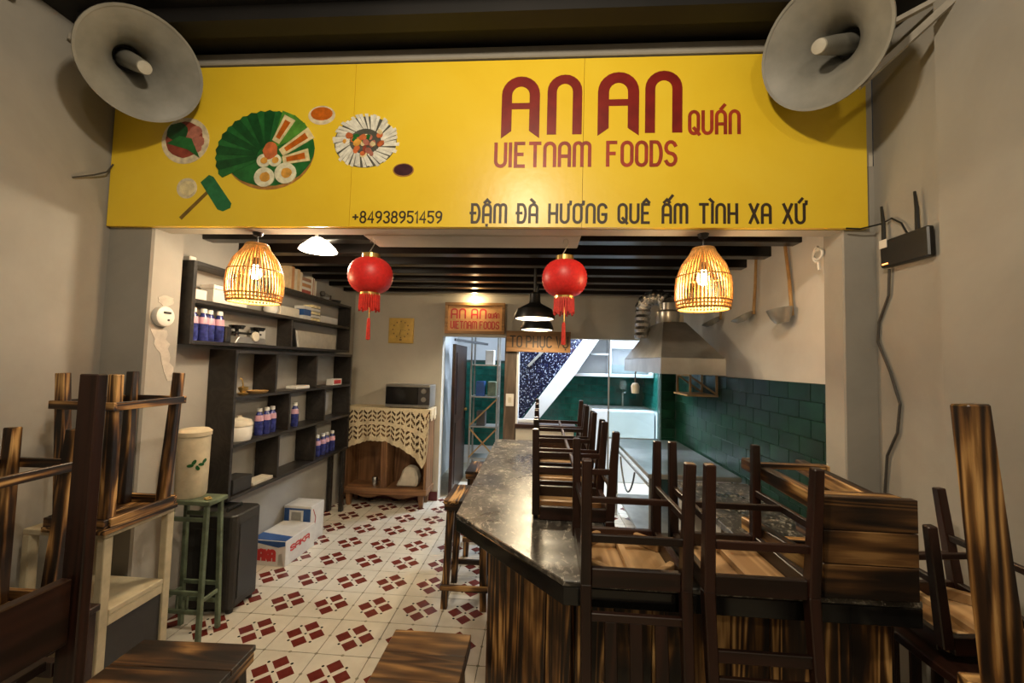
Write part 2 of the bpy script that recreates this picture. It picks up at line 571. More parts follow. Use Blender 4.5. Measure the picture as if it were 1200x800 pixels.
bx(-0.235, 0.0, BY + 0.1, BY + 0.14, 0.905, 0.945).build('frame_bottom', 'coolwhite', wn, 0.003)
gl = struct('window_2', bx(0.785, 0.80, BY + 0.05, BY + 0.07, 0.0, 1.884), 'alu')
bx(0.80, 1.355, BY + 0.056, BY + 0.064, 0.78, 1.60).build('pane', 'glass', gl)
bx(0.80, 1.355, BY + 0.05, BY + 0.07, 0.765, 0.78).build('frame_bottom', 'alu', gl)

# green tiles of the right wall, brick bond, and of the stub
TY, TZ = 0.205, 0.102
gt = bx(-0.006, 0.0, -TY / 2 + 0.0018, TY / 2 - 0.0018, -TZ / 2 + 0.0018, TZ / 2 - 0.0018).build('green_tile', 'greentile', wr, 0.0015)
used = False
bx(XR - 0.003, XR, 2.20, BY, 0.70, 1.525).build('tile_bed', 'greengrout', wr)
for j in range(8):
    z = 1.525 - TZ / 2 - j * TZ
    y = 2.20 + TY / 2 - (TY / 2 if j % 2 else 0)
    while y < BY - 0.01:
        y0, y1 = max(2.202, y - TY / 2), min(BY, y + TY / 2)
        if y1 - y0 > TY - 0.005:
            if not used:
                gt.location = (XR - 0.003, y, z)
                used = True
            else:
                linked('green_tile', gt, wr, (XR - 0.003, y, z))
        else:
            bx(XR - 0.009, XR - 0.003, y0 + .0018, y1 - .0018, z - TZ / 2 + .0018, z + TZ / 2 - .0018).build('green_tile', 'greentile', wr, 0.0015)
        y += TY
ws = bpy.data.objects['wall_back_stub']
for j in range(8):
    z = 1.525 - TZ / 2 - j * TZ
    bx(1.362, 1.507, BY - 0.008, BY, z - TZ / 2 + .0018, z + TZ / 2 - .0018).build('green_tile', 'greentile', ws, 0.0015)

# the room behind
struct('wall_far', bx(-1.9, 1.9, 6.5, 6.6, 0, 2.7), 'coolwhite')
wf = bpy.data.objects['wall_far']
struct('wall_far_left', bx(-1.42, -1.32, BY + 0.14, 6.5, 0, 2.7), 'coolwhite')
struct('wall_far_right', bx(1.60, 1.70, BY + 0.14, 6.5, 0, 2.7), 'coolwhite')
struct('ceiling_far', bx(-1.9, 1.9, BY + 0.14, 6.6, 2.6, 2.7), 'coolwhite')
bx(-1.32, 1.60, 6.494, 6.5, 0.28, 1.62).build('tile_bed', 'greengrout', wf)
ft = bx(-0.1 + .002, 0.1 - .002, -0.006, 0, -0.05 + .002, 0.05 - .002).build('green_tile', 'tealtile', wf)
used = False
for j in range(13):
    for i in range(15):
        x, z = -1.20 + i * 0.2 - (0.1 if j % 2 else 0), 0.33 + j * 0.1
        if x > 1.5:
            continue
        if not used:
            ft.location = (x, 6.494, z)
            used = True
        else:
            linked('green_tile', ft, wf, (x, 6.494, z))
bx(1.596, 1.60, BY + .14, 6.494, 0.98, 1.62).build('tile_bed', 'greengrout', bpy.data.objects['wall_far_right'])
wfr = bpy.data.objects['wall_far_right']
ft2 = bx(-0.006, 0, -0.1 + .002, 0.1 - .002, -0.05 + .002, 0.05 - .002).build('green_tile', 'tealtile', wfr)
used = False
for j in range(6):
    for i in range(8):
        y, z = 4.96 + i * 0.2 + (0.1 if j % 2 else 0), 1.03 + j * 0.1
        if y > 6.4:
            continue
        if not used:
            ft2.location = (1.596, y, z)
            used = True
        else:
            linked('green_tile', ft2, wfr, (1.596, y, z))

# ------------------------------------------------------------------ stroke lettering
def arc(cx, cy, rx, ry, a0, a1, n=8):
    return [(cx + rx * math.cos(math.radians(a0 + (a1 - a0) * k / n)), cy + ry * math.sin(math.radians(a0 + (a1 - a0) * k / n))) for k in range(n + 1)]
def glyph(ch):
    """strokes in a box of width w (returned) and height 1"""
    W = 0.44
    h = W / 2
    arch = [(0, 0)] + arc(h, 1 - h, h, h, 180, 0) + [(W, 0)]
    bowl = [(0, 1)] + arc(h, h, h, h, 180, 360) + [(W, 1)]
    stad = arc(h, 1 - h, h, h, 0, 180) + arc(h, h, h, h, 180, 360) + [(W, 1 - h)]
    dd = [(0, 0), (0, 1), (W * .4, 1)] + arc(W * .5, .5, W * .5, .5, 80, -80, 12) + [(W * .4, 0), (0, 0)]
    A = [arch, [(0, .42), (W, .42)]]
    circ = [(h - .16, 1.10), (h, 1.26), (h + .16, 1.10)]
    horn = [(W, .98), (W + .11, 1.02), (W + .12, 1.16)]
    G = {
        'A': A, 'N': [arch], 'U': [bowl], 'V': [bowl], 'O': [stad], 'I': [[(0, 0), (0, 1)]],
        'E': [[(W * .85, 1), (0, 1), (0, 0), (W * .85, 0)], [(0, .52), (W * .7, .52)]],
        'F': [[(W * .85, 1), (0, 1), (0, 0)], [(0, .52), (W * .7, .52)]],
        'T': [[(0, 1), (W, 1)], [(h, 1), (h, 0)]],
        'M': [[(0, 0)] + arc(.17, .83, .17, .17, 180, 0) + [(.34, 0)], [(.34, .8)] + arc(.51, .83, .17, .17, 180, 0) + [(.68, 0)]],
        'D': [dd], 'Đ': [dd, [(-.1, .52), (W * .45, .52)]],
        'S': [arc(h, .75, h, .25, 20, 270, 9) + arc(h, .25, h, .25, 90, -160, 9)],
        'Q': [stad, [(W * .5, .25), (W * 1.1, -.04)]],
        'H': [[(0, 0), (0, 1)], [(W, 0), (W, 1)], [(0, .5), (W, .5)]],
        'X': [[(0, 0), (W, 1)], [(0, 1), (W, 0)]],
        'G': [arc(h, 1 - h, h, h, 10, 180) + arc(h, h, h, h, 180, 360) + [(W, .45), (h, .45)]],
        'P': [[(0, 0), (0, 1), (h, 1)] + arc(h, .75, h, .25, 80, -80, 8) + [(0, .5)]],
        'C': [arc(h, 1 - h, h, h, 20, 180) + arc(h, h, h, h, 180, 340)],
        'B': [[(0, 0), (0, 1), (h, 1)] + arc(h, .75, h * .9, .25, 80, -80, 8) + [(0, .5)], [(h, .5)] + arc(h, .25, h, .25, 80, -80, 8) + [(0, 0)]],
        'K': [[(0, 0), (0, 1)], [(W, 1), (0, .45)], [(W * .3, .6), (W, 0)]],
        'R': [[(0, 0), (0, 1), (h, 1)] + arc(h, .75, h, .25, 80, -80, 8) + [(0, .5)], [(h, .5), (W, 0)]],
        'Â': A + [circ], 'Ậ': A + [circ, [(h, -.14), (h, -.19)]], 'À': A + [[(h - .14, 1.28), (h + .06, 1.10)]],
        'Á': A + [[(h + .18, 1.28), (h, 1.10)]], 'Ấ': A + [circ, [(h + .14, 1.26), (h + .32, 1.48)]],
        'Ê': [[(W * .85, 1), (0, 1), (0, 0), (W * .85, 0)], [(0, .52), (W * .7, .52)], circ],
        'Ì': [[(.02, 0), (.02, 1)], [(-.13, 1.28), (.06, 1.10)]],
        'Ư': [bowl, horn], 'Ơ': [stad, horn], 'Ứ': [bowl, horn, [(h + .12, 1.30), (h - .06, 1.10)]],
        'Ụ': [bowl, [(h, -.14), (h, -.20)]],
        'v': [[(0, 1), (h, 0), (W, 1)]],
        '+': [[(0, .5), (.4, .5)], [(.2, .3), (.2, .7)]],
        '1': [[(0, .8), (.15, 1), (.15, 0)]],
        '3': [arc(h, .76, h, .24, 160, -90, 9) + arc(h, .26, h, .26, 90, -160, 9)],
        '4': [[(.34, 0), (.34, 1), (0, .3), (W, .3)]],
        '5': [[(W, 1), (.04, 1), (.02, .56)] + arc(h, .31, h, .31, 110, -150, 9)],
        '8': [arc(h, .76, h * .85, .24, 0, 360, 14), arc(h, .27, h, .27, 0, 360, 14)],
        '9': [arc(h, .73, h, .27, 0, 360, 14), [(W, .73), (W * .9, .3), (h * .6, 0)]],
    }
    st = G[ch]
    wd = {'I': 0.02, 'Ì': 0.02, 'M': 0.68, '1': 0.17, '+': 0.4, 'Ư': W + .08, 'Ơ': W + .08, 'Ứ': W + .08}.get(ch, W)
    return st, wd
def ribbon(mb, pts, t, fn, d0, d1, cap=True):
    """flat stroke of thickness t as a solid between depths d0 and d1"""
    P = [Vector(p) for p in pts]
    Q = [P[0]]
    for p in P[1:]:
        if (p - Q[-1]).length > 1e-5:
            Q.append(p)
    if len(Q) < 2:
        return
    if cap:
        Q[0] = Q[0] - (Q[1] - Q[0]).normalized() * t * .35
        Q[-1] = Q[-1] + (Q[-1] - Q[-2]).normalized() * t * .35
    L, Rr = [], []
    for i, p in enumerate(Q):
        a = (Q[i] - Q[i - 1]).normalized() if i else (Q[1] - Q[0]).normalized()
        b = (Q[i + 1] - Q[i]).normalized() if i < len(Q) - 1 else a
        m = a + b
        if m.length < 0.2:
            m = a
        m.normalize()
        nrm = Vector((-m.y, m.x))
        k = min(1.6, 1 / max(0.4, abs(m.dot(a))))
        L.append(p + nrm * t / 2 * k)
        Rr.append(p - nrm * t / 2 * k)
    for i in range(len(Q) - 1):
        mb.prism([L[i], L[i + 1], Rr[i + 1], Rr[i]], fn, d0 - 3e-5 * i, d1)
def text_mb(txt, x0, x1, z0, hgt, t, y, depth=0.0015, fn=None, gap=0.20, space=0.34):
    """lettering that spans x0..x1 on a plane facing -Y"""
    gs, adv = [], 0
    for ch in txt:
        if ch == ' ':
            adv += space
            continue
        st, wd = glyph(ch)
        gs.append((st, adv))
        adv += wd + gap
    adv -= gap
    k = (x1 - x0) / adv
    mb = MB()
    f = fn or (lambda a, b, d: (a, d, b))
    for st, off in gs:
        for q, s in enumerate(st):
            ribbon(mb, [(x0 + (off + px) * k, z0 + pz * hgt) for px, pz in s], t, f, y - depth - .0002 * q, y)
    return mb
def words(txt, x0, x1, gap, space):
    """x-range of every word of a line"""
    out, adv, cur, start = [], 0, '', 0
    for ch in txt + ' ':
        if ch == ' ':
            out.append((cur, start, adv - gap))
            adv += space
            cur, start = '', adv
        else:
            cur += ch
            adv += glyph(ch)[1] + gap
    tot = out[-1][2]
    return [(w_, x0 + a / tot * (x1 - x0), x0 + b / tot * (x1 - x0)) for w_, a, b in out]

# ------------------------------------------------------------------ the yellow sign
sign = thing('shop_sign', 'wide yellow painted shop sign with red lettering above the opening', 'sign', (0, 2.0, 2.28))
def sgn(mb, name, mat, par=sign):
    o = mb.build(name, mat, par)
    o.matrix_parent_inverse = Matrix.Translation((0, -2.0, -2.28))
    return o
F = 2.034
for x0, x1 in ((-2.362, -1.006), (-1.004, 0.194), (0.196, 1.55)):
    sgn(bx(x0, x1, F, 2.062, 2.282, 3.158), 'panel', 'yellowpaint')
def big_letter(x0, x1, z0, z1, bar):
    big = MB()
    t = (x1 - x0) * 0.27
    wv, h = x1 - x0 - t, z1 - z0
    xa, xb = x0 + t / 2, x1 - t / 2
    rr = wv / 2
    zc = z1 - t / 2 - rr
    base = z0 + (0.12 * h if bar else 0.01)
    pts = [(xa, base)] + [(xa + rr - rr * math.cos(PI * k / 12), zc + rr * 1.0 * math.sin(PI * k / 12)) for k in range(13)] + [(xb, base)]
    ribbon(big, pts, t, XZ, F - 0.0018, F, cap=False)
    if bar:
        ribbon(big, [(xa, z0 + h * .52), (xb, z0 + h * .52)], t * .62, XZ, F - 0.0014, F, cap=False)
        big.prism([(x0, base), (x0 + t, base), (x0, z0)], XZ, F - 0.0018, F)
        big.prism([(x1, base), (x1 - t, base), (x1, z0)], XZ, F - 0.0018, F)
    sgn(big, 'letter', 'reds')
big_letter(-0.224, -0.028, 2.742, 3.068, True)
big_letter(0.010, 0.186, 2.750, 3.073, False)
big_letter(0.265, 0.470, 2.750, 3.080, True)
big_letter(0.500, 0.682, 2.752, 3.082, False)
sgn(text_mb('QUÁN', 0.718, 0.955, 2.756, 0.112, 0.0165, F, gap=.24), 'lettering_quan', 'redthin')
sgn(text_mb('VIETNAM', -0.247, 0.228, 2.597, 0.118, 0.0175, F, gap=.22), 'lettering_vietnam', 'redthin')
sgn(text_mb('FOODS', 0.318, 0.651, 2.597, 0.118, 0.0175, F, gap=.22), 'lettering_foods', 'redthin')
for w_, a_, b_ in words('ĐẬM ĐÀ HƯƠNG QUÊ ẤM TÌNH XA XỨ', -0.36, 1.265, .24, .5):
    sgn(text_mb(w_, a_, b_, 2.306, 0.092, 0.0135, F, gap=.24), 'slogan_word', 'ink')
sgn(text_mb('+84938951459', -0.985, -0.518, 2.303, 0.058, 0.0085, F, gap=.20), 'telephone_number', 'ink')
# painted dishes
LAYER = [0]
def disc(par, name, mat, poly, lay):
    LAYER[0] = (LAYER[0] + 1) % 40
    o = MB().prism(poly, XZ, F - 0.0012 * lay - 2.5e-5 * LAYER[0], F).build(name, mat, par)
    if par is sign:
        o.matrix_parent_inverse = Matrix.Translation((0, -2.0, -2.28))
    return o
pl = disc(sign, 'painted_platter', 'basket', circle(-1.462, 2.690, 0.252, 0.212, 32), 1)
disc(pl, 'leaf_bed', 'leafmid', circle(-1.468, 2.702, 0.258, 0.205, 32, .03), 2)
for k in range(13):
    g = math.radians(78 + k * 10.5)
    c, s = math.cos(g), math.sin(g)
    cx, cz = -1.475, 2.665
    a, b = (cx + c * .05, cz + s * .045), (cx + c * .275, cz + s * .235)
    nx_, nz_ = -s * .030, c * .026
    disc(pl, 'leaf', 'leafdark' if k % 2 else 'leafmid', [(a[0] - nx_ * .4, a[1] - nz_ * .4), (b[0] - nx_, b[1] - nz_), (b[0] + c * .012, b[1] + s * .012), (b[0] + nx_, b[1] + nz_), (a[0] + nx_ * .4, a[1] + nz_ * .4)], 3 + (k % 2))
for k in range(3):
    g = math.radians(68 - k * 18)
    c, s = math.cos(g), math.sin(g)
    a, b = (-1.45, 2.70), (-1.45 + c * .23, 2.70 + s * .21)
    disc(pl, 'leaf', 'leaflight', [(a[0], a[1]), (b[0] - s * -.035, b[1] - c * .035), (b[0], b[1]), (b[0] + s * -.035, b[1] + c * .035)], 3)
for (p, q) in (((-1.425, 2.735), (-1.352, 2.868)), ((-1.392, 2.676), (-1.232, 2.785)), ((-1.380, 2.634), (-1.238, 2.665))):
    p, q = Vector(p), Vector(q)
    d = (q - p).normalized()
    n_ = Vector((-d.y, d.x))
    r1 = disc(pl, 'roll', 'rollcream', [p - n_ * .022, q - n_ * .034, q + n_ * .034, p + n_ * .022], 5)
    p2, q2 = p + (q - p) * .15, p + (q - p) * .85
    disc(r1, 'filling', 'orange', [p2 - n_ * .012, q2 - n_ * .018, q2 + n_ * .016, p2 + n_ * .012], 6)
for ex, ez, er in ((-1.478, 2.545, .056), (-1.362, 2.566, .060), (-1.486, 2.634, .038), (-1.424, 2.636, .036)):
    e1 = disc(pl, 'egg', 'egg', circle(ex, ez, er, er * .95, 20), 5)
    disc(e1, 'yolk', 'yolk', circle(ex + er * .1, ez, er * .5, er * .48, 14, .15), 6)
disc(pl, 'meat_heap', 'shrimp', circle(-1.452, 2.688, .040, .046, 14, .2), 5)
bo = disc(sign, 'painted_bowl', 'bowlcream', circle(-1.938, 2.750, 0.136, 0.128, 28), 1)
disc(bo, 'meat', 'meat', circle(-1.945, 2.755, 0.106, 0.100, 20, .05), 2)
disc(bo, 'leaf', 'leafdark', circle(-1.985, 2.80, 0.062, 0.05, 14, .2), 3)
disc(bo, 'leaf', 'leafmid', [(-2.04, 2.735), (-1.97, 2.775), (-1.90, 2.76), (-1.85, 2.655), (-1.92, 2.70)], 4)
for mx_, mz_ in ((-1.88, 2.80), (-1.865, 2.745), (-1.90, 2.775), (-1.875, 2.71)):
    disc(bo, 'meat_slice', 'meatpink', circle(mx_, mz_, .036, .03, 12, .2), 3)
so = disc(sign, 'painted_saucer', 'bowlcream', circle(-1.912, 2.488, 0.058, 0.056, 22), 1)
disc(so, 'sauce', 'rollcream', circle(-1.910, 2.488, 0.043, 0.041, 18), 2)
ma = disc(sign, 'painted_leaf_parcel', 'malletgreen', [(-1.835, 2.520), (-1.79, 2.560), (-1.765, 2.55), (-1.655, 2.405), (-1.66, 2.38), (-1.70, 2.362), (-1.73, 2.372)], 2)
disc(ma, 'stick', 'stick', [(-1.945, 2.330), (-1.93, 2.316), (-1.78, 2.468), (-1.795, 2.478)], 1)
su = disc(sign, 'painted_sauce_cup', 'bowlcream', circle(-1.181, 2.880, 0.074, 0.052, 22), 1)
disc(su, 'sauce', 'orange', circle(-1.181, 2.888, 0.060, 0.036, 18), 2)
nd = disc(sign, 'painted_noodle_plate', 'noodledark', circle(-0.937, 2.732, 0.168, 0.138, 30), 1)
for k in range(44):
    g = 2 * PI * k / 44 + random.uniform(-.05, .05)
    c, s = math.cos(g), math.sin(g)
    r0, r1 = 0.085, 0.172 + random.uniform(-.012, .012)
    tw = 0.22
    a = (-0.937 + r0 * math.cos(g - tw), 2.735 + r0 * .8 * math.sin(g - tw))
    b = (-0.937 + r1 * c, 2.735 + r1 * .83 * s)
    disc(nd, 'noodle', 'noodle', [(a[0] - s * .005, a[1] + c * .005), (b[0] - s * .009, b[1] + c * .009), (b[0] + s * .009, b[1] - c * .009), (a[0] + s * .005, a[1] - c * .005)], 2)
for k in range(26):
    g, rr = random.uniform(0, 2 * PI), random.random() ** .6
    x, z = -0.94 + .118 * rr * math.cos(g), 2.735 + .075 * rr * math.sin(g)
    disc(nd, 'topping', random.choice(['meatpink', 'shrimp', 'leafmid', 'yolk', 'meat', 'rollcream', 'shrimp']), circle(x, z, random.uniform(.012, .028), random.uniform(.01, .018), 9, .3, random.uniform(0, 3)), 3 + k % 3)
da = disc(sign, 'painted_dip_dish', 'basket', circle(-0.727, 2.580, 0.056, 0.036, 22), 1)
disc(da, 'dip', 'grape', circle(-0.727, 2.581, 0.050, 0.031, 20), 2)
tag(MB().tube([(-2.345, 2.030, 2.62), (-2.33, 1.99, 2.56), (-2.345, 1.94, 2.52), (-2.362, 1.86, 2.47)], 0.004, 6).build('loose_wire', 'cable'), 'thin loose wire curling at left edge of the yellow sign', 'wire')

# ------------------------------------------------------------------ horn loudspeakers
def horn(label, centre, axis, R, mount, up_tube):
    t = thing('horn_loudspeaker', label, 'loudspeaker', centre, (0, 0, 0), 'horn loudspeakers over the sign')
    ax = Vector(axis).normalized()
    prof = [(0.058, -0.30), (0.064, -0.22), (0.082, -0.14), (0.118, -0.075), (R * .80, -0.022), (R, 0.0), (R + .006, -0.004), (R * .82, -0.036), (0.135, -0.09), (0.094, -0.15), (0.076, -0.22), (0.070, -0.30)]
    MB().lathe(prof, 48, (0, 0, 0), ax, close=True).build('horn_flare', 'horngrey', t, smooth=True)
    MB().lathe([(R + .001, -0.006), (R + .010, -0.001), (R + .009, 0.006), (R - .002, 0.003)], 48, (0, 0, 0), ax, close=True).build('rim', 'horngrey', t, smooth=True)
    MB().lathe([(0.044, -0.29), (0.038, -0.12), (0.031, 0.0), (0.028, 0.018)], 24, (0, 0, 0), ax).build('horn_throat', 'horngrey', t, smooth=True)
    MB().lathe([(0.029, 0.018), (0.027, 0.026), (0.0, 0.030)], 24, (0, 0, 0), ax).build('throat_cap', 'horntip', t, smooth=True)
    MB().lathe([(0.0, -0.44), (0.075, -0.43), (0.085, -0.40), (0.085, -0.32), (0.07, -0.295)], 24, (0, 0, 0), ax).build('driver', 'charcoal', t, smooth=True)
    return t
h1 = horn('grey horn loudspeaker hanging over the left end of the yellow sign', (-1.895, 1.74, 2.945), (0.82, -0.42, -0.50), 0.226, None, None)
MB().bar((-0.30, 0.15, 0.185), (-0.455, 0.05, 0.20), 0.03, 0.03).build('bracket', 'armmetal', h1)
h2 = horn('grey horn loudspeaker on a bar over the right end of the sign', (1.140, 1.72, 2.945), (-0.80, -0.50, -0.42), 0.228, None, None)
MB().bar((0.155, 0.02, -0.165), (0.448, -0.12, 0.12), 0.026, 0.026).build('bracket', 'armmetal', h2)
MB().bar((0.26, 0.16, 0.14), (0.448, -0.06, 0.16), 0.02, 0.02).build('bracket', 'armmetal', h2)

# ------------------------------------------------------------------ rattan pendants
def pendant(label, x, y, ztop, zrim, R):
    t = thing('rattan_pendant_lamp', label, 'lamp', (x, y, zrim), (0, 0, 0), 'rattan pendants under the sign')
    H = ztop - zrim
    prof = [(1.0 * R * .93, 0.0), (R, H * .18), (R * 1.0, H * .34), (R * .96, H * .52), (R * .78, H * .74), (R * .48, H * .93), (R * .40, H)]
    n = 46
    for k in range(n):
        g = 2 * PI * k / n
        pts = [(r * math.cos(g), r * math.sin(g), h) for r, h in prof]
        if k == 0:
            rib0 = MB().tube([(r, 0, h) for r, h in prof], 0.0042, 5).build('rib', 'rattan', t)
        else:
            linked('rib', rib0, t, (0, 0, 0), (0, 0, g))
    def ring(r, h, th, nm='hoop'):
        MB().tube([(r * math.cos(2 * PI * k / 32), r * math.sin(2 * PI * k / 32), h) for k in range(32)], th, 6, True).build(nm, 'rattan_base', t)
    ring(R * .93, 0.0, 0.006)
    ring(R * .985, H * .12, 0.0045)
    ring(R * .95, H * .06, 0.004)
    ring(R * .955, H * .54, 0.004)
    ring(R * .40, H, 0.007)
    MB().lathe([(0.0, H - .004), (R * .40, H - .004), (R * .40, H + .012), (0.02, H + .018), (0.0, H + .018)], 24).build('cap', 'rattan_base', t)
    MB().lathe([(0.0, 2.28 - zrim - .022), (0.022, 2.28 - zrim - .018), (0.028, 2.28 - zrim)], 20).build('ceiling_rose', 'charcoal', t, smooth=True)
    MB().tube([(0, 0, H * .72), (0, 0, 2.28 - zrim - .01)], 0.004, 6).build('cord', 'black', t)
    MB().lathe([(0.0, H * .80), (0.018, H * .79), (0.02, H * .66), (0.0, H * .65)], 14).build('socket', 'black', t)
    b = MB().lathe([(0.0, H * .40), (0.020, H * .42), (0.030, H * .50), (0.026, H * .58), (0.014, H * .66)], 16).build('bulb', 'bulb', t, smooth=True)
    b['label'] = 'glowing warm bulb'
    point('pendant_light', (x, y, zrim + H * .33), PEND_W, (1.0, 0.70, 0.38), 0.035)
pendant('glowing rattan pendant lamp on the left in front of dark shelves', -1.575, 2.14, 2.205, 1.895, 0.138)
pendant('glowing rattan pendant lamp on the right beside the cooker hood', 0.822, 2.13, 2.195, 1.895, 0.132)

# ------------------------------------------------------------------ red lanterns
def lantern(label, x, y, zc):
    t = thing('paper_lantern', label, 'lantern', (x, y, zc), (0, 0, 0), 'red lanterns under the sign')
    R, Hh = 0.120, 0.098
    prof = []
    N = 34
    for k in range(N + 1):
        a = -PI / 2 + PI * k / N
        a = max(-1.28, min(1.28, a))
        prof.append(((R + (0.0016 if k % 2 else -0.0014)) * math.cos(a) ** 0.72, Hh * math.sin(a) * 1.03))
    MB().lathe(prof, 32).build('body', 'lantern', t, smooth=True)
    MB().lathe([(0.048, Hh - .006), (0.048, Hh + .022), (0.040, Hh + .024), (0.040, Hh - .006)], 24, close=True).build('top_collar', 'gold', t)
    MB().lathe([(0.052, -Hh + .006), (0.052, -Hh - .014), (0.044, -Hh - .014), (0.044, -Hh + .006)], 24, close=True).build('bottom_collar', 'gold', t)
    fr = MB()
    for k in range(26):
        g = 2 * PI * k / 26
        c, s = math.cos(g) * .050, math.sin(g) * .050
        fr.bar((c, s, -Hh - .008), (c * 1.05, s * 1.05, -Hh - .085 - .008 * (k % 3)), 0.009, 0.006)
    fr.build('fringe', 'tassel', t)
    MB().tube([(0, 0, -Hh - .05), (0.002, 0, -Hh - .145)], 0.0022, 5).build('tassel_string', 'gold', t)
    MB().lathe([(0.0, -Hh - .135), (0.008, -Hh - .14), (0.010, -Hh - .16), (0.012, -Hh - .255), (0.0, -Hh - .26)], 10).build('tassel', 'tassel', t)
    top = 2.275 - zc
    MB().tube([(-.02, 0, Hh + .02), (0.0, 0, Hh + .055), (0.012, 0, top - .045), (.018, 0, top - .02), (0.008, 0, top - .004), (-.006, 0, top - .01), (-.010, 0, top - .03)], 0.0022, 5).build('hook', 'wire', t)
    return t
lantern('red tasselled paper lantern left of centre near the wall clock', -0.945, 2.19, 2.058)
lantern('red tasselled paper lantern in front of the black pendant lamps', 0.123, 2.19, 2.055)

# ------------------------------------------------------------------ ceiling lamps
def shade_lamp(x, y):
    t = thing('ceiling_lamp', 'bright white cone shade lamp on ceiling above the bookshelf', 'lamp', (x, y, 2.28))
    MB().lathe([(0.115, 0.0), (0.105, 0.018), (0.045, 0.075), (0.030, 0.082), (0.028, 0.079), (0.042, 0.070), (0.100, 0.014), (0.112, 0.0)], 28, close=True).build('shade', 'shadeglow', t, smooth=True)
    MB().lathe([(0.0, 0.012), (0.03, 0.02), (0.036, 0.045), (0.02, 0.08)], 16).build('bulb', 'bulb', t, smooth=True)
    MB().lathe([(0.028, 0.08), (0.026, 0.12), (0.04, 0.14), (0.0, 0.145)], 16).build('socket', 'white', t)
    MB().tube([(0, 0, 0.14), (0, 0, 0.17)], 0.01, 6).build('stem', 'white', t)
    point('ceiling_lamp_light', (x, y, 2.255), SHADE_W, (1.0, 0.82, 0.58), 0.06)
shade_lamp(-1.43, 2.50)
def black_pendant(label, x, y, zr, R):
    t = thing('black_pendant_lamp', label, 'lamp', (x, y, zr), (0, 0, 0), 'black pendants over the bar')
    MB().lathe([(R, 0.0), (R, 0.016), (R * .86, 0.075), (R * .30, 0.125), (0.045, 0.14), (0.045, 0.20), (0.028, 0.215), (0.026, 0.20), (0.036, 0.135), (R * .28, 0.118), (R * .82, 0.066), (R - .008, 0.006)], 36, close=True).build('shade', 'black', t, smooth=True)
    MB().lathe([(R - .010, -0.001), (R * .82, 0.058), (R * .28, 0.110), (0.0, 0.118), (0.0, 0.116), (R * .28, 0.106), (R * .78, 0.054), (R - .018, -0.001)], 36, close=True).build('shade_lining', 'white', t, smooth=True)
    MB().lathe([(0.0, 0.062), (0.018, 0.068), (0.022, 0.085), (0.013, 0.110)], 16).build('bulb', 'bulb', t, smooth=True)
    MB().tube([(0, 0, 0.21), (0, 0, 2.45 - zr)], 0.012, 8).build('stem', 'black', t)
    point('black_pendant_light', (x, y, zr + 0.036), BLACK_W, (1.0, 0.80, 0.52), 0.02)
black_pendant('nearer black dome pendant lamp over the bar counter', -0.05, 3.30, 1.955, 0.165)
black_pendant('farther black dome pendant lamp above the wooden serving sign', -0.035, 4.05, 1.925, 0.165)

# ------------------------------------------------------------------ left wall shelving
US = thing('wall_shelf', 'upper dark wall shelf holding bottles and books on left wall', 'shelf', (XL, 2.28, 1.658))
def part(par, mb, name, mat, bev=0.002):
    o = mb.build(name, mat, par, bev)
    o.matrix_parent_inverse = par.matrix_world.inverted() if False else Matrix.Translation(-Vector(par.location))
    return o
ux0, ux1, uy0, uy1 = XL + .003, -2.063, 2.28, 4.32
part(US, bx(ux0, ux1, uy0, uy0 + .024, 1.658, 2.160), 'side_panel', 'shelfwood')
part(US, bx(ux0, ux1, uy1 - .024, uy1, 1.658, 2.160), 'side_panel', 'shelfwood')
part(US, bx(ux0, ux1, uy0 + .025, uy1 - .025, 2.136, 2.160), 'shelf_board', 'shelfwood')
part(US, bx(ux0, ux1, uy0 + .025, uy1 - .025, 1.908, 1.932), 'shelf_board', 'shelfwood')
part(US, bx(ux0, ux1, uy0 + .025, uy1 - .025, 1.658, 1.682), 'shelf_board', 'shelfwood')
part(US, bx(ux0, ux1 - .005, 3.275, 3.298, 1.683, 1.907), 'divider', 'shelfwood')
LS = thing('wall_shelf', 'lower dark cubby shelf with bottles and rice cooker on left wall', 'shelf', (XL, 2.59, 0.64))
lx0, lx1, ly0, ly1 = XL + .003, -2.01, 2.59, 4.28
Z0, Z1, Z2, Z3 = 0.640, 0.985, 1.302, 1.612
part(LS, bx(lx0, lx1, ly0, ly0 + .024, Z0, Z3 + .024), 'side_panel', 'shelfwood')
part(LS, bx(lx0, lx1, ly1 - .024, ly1, Z0, Z3 + .024), 'side_panel', 'shelfwood')
for z in (Z0, Z1, Z2, Z3):
    part(LS, bx(lx0, lx1, ly0 + .025, ly1 - .025, z, z + .022), 'shelf_board', 'shelfwood')
for z, z2, ys in ((Z2, Z3, (3.03, 3.60)), (Z1, Z2, (3.22, 3.77)), (Z0, Z1, (3.105, 3.635))):
    for y in ys:
        part(LS, bx(lx0, lx1 - .004, y - .011, y + .011, z + .023, z2 - .001), 'divider', 'shelfwood')
part(LS, bx(-2.06, -2.02, 4.215, 4.255, 0.0, Z0), 'leg', 'shelfwood')
part(LS, bx(-2.19, -2.15, 4.215, 4.255, 0.0, Z0), 'leg', 'shelfwood')

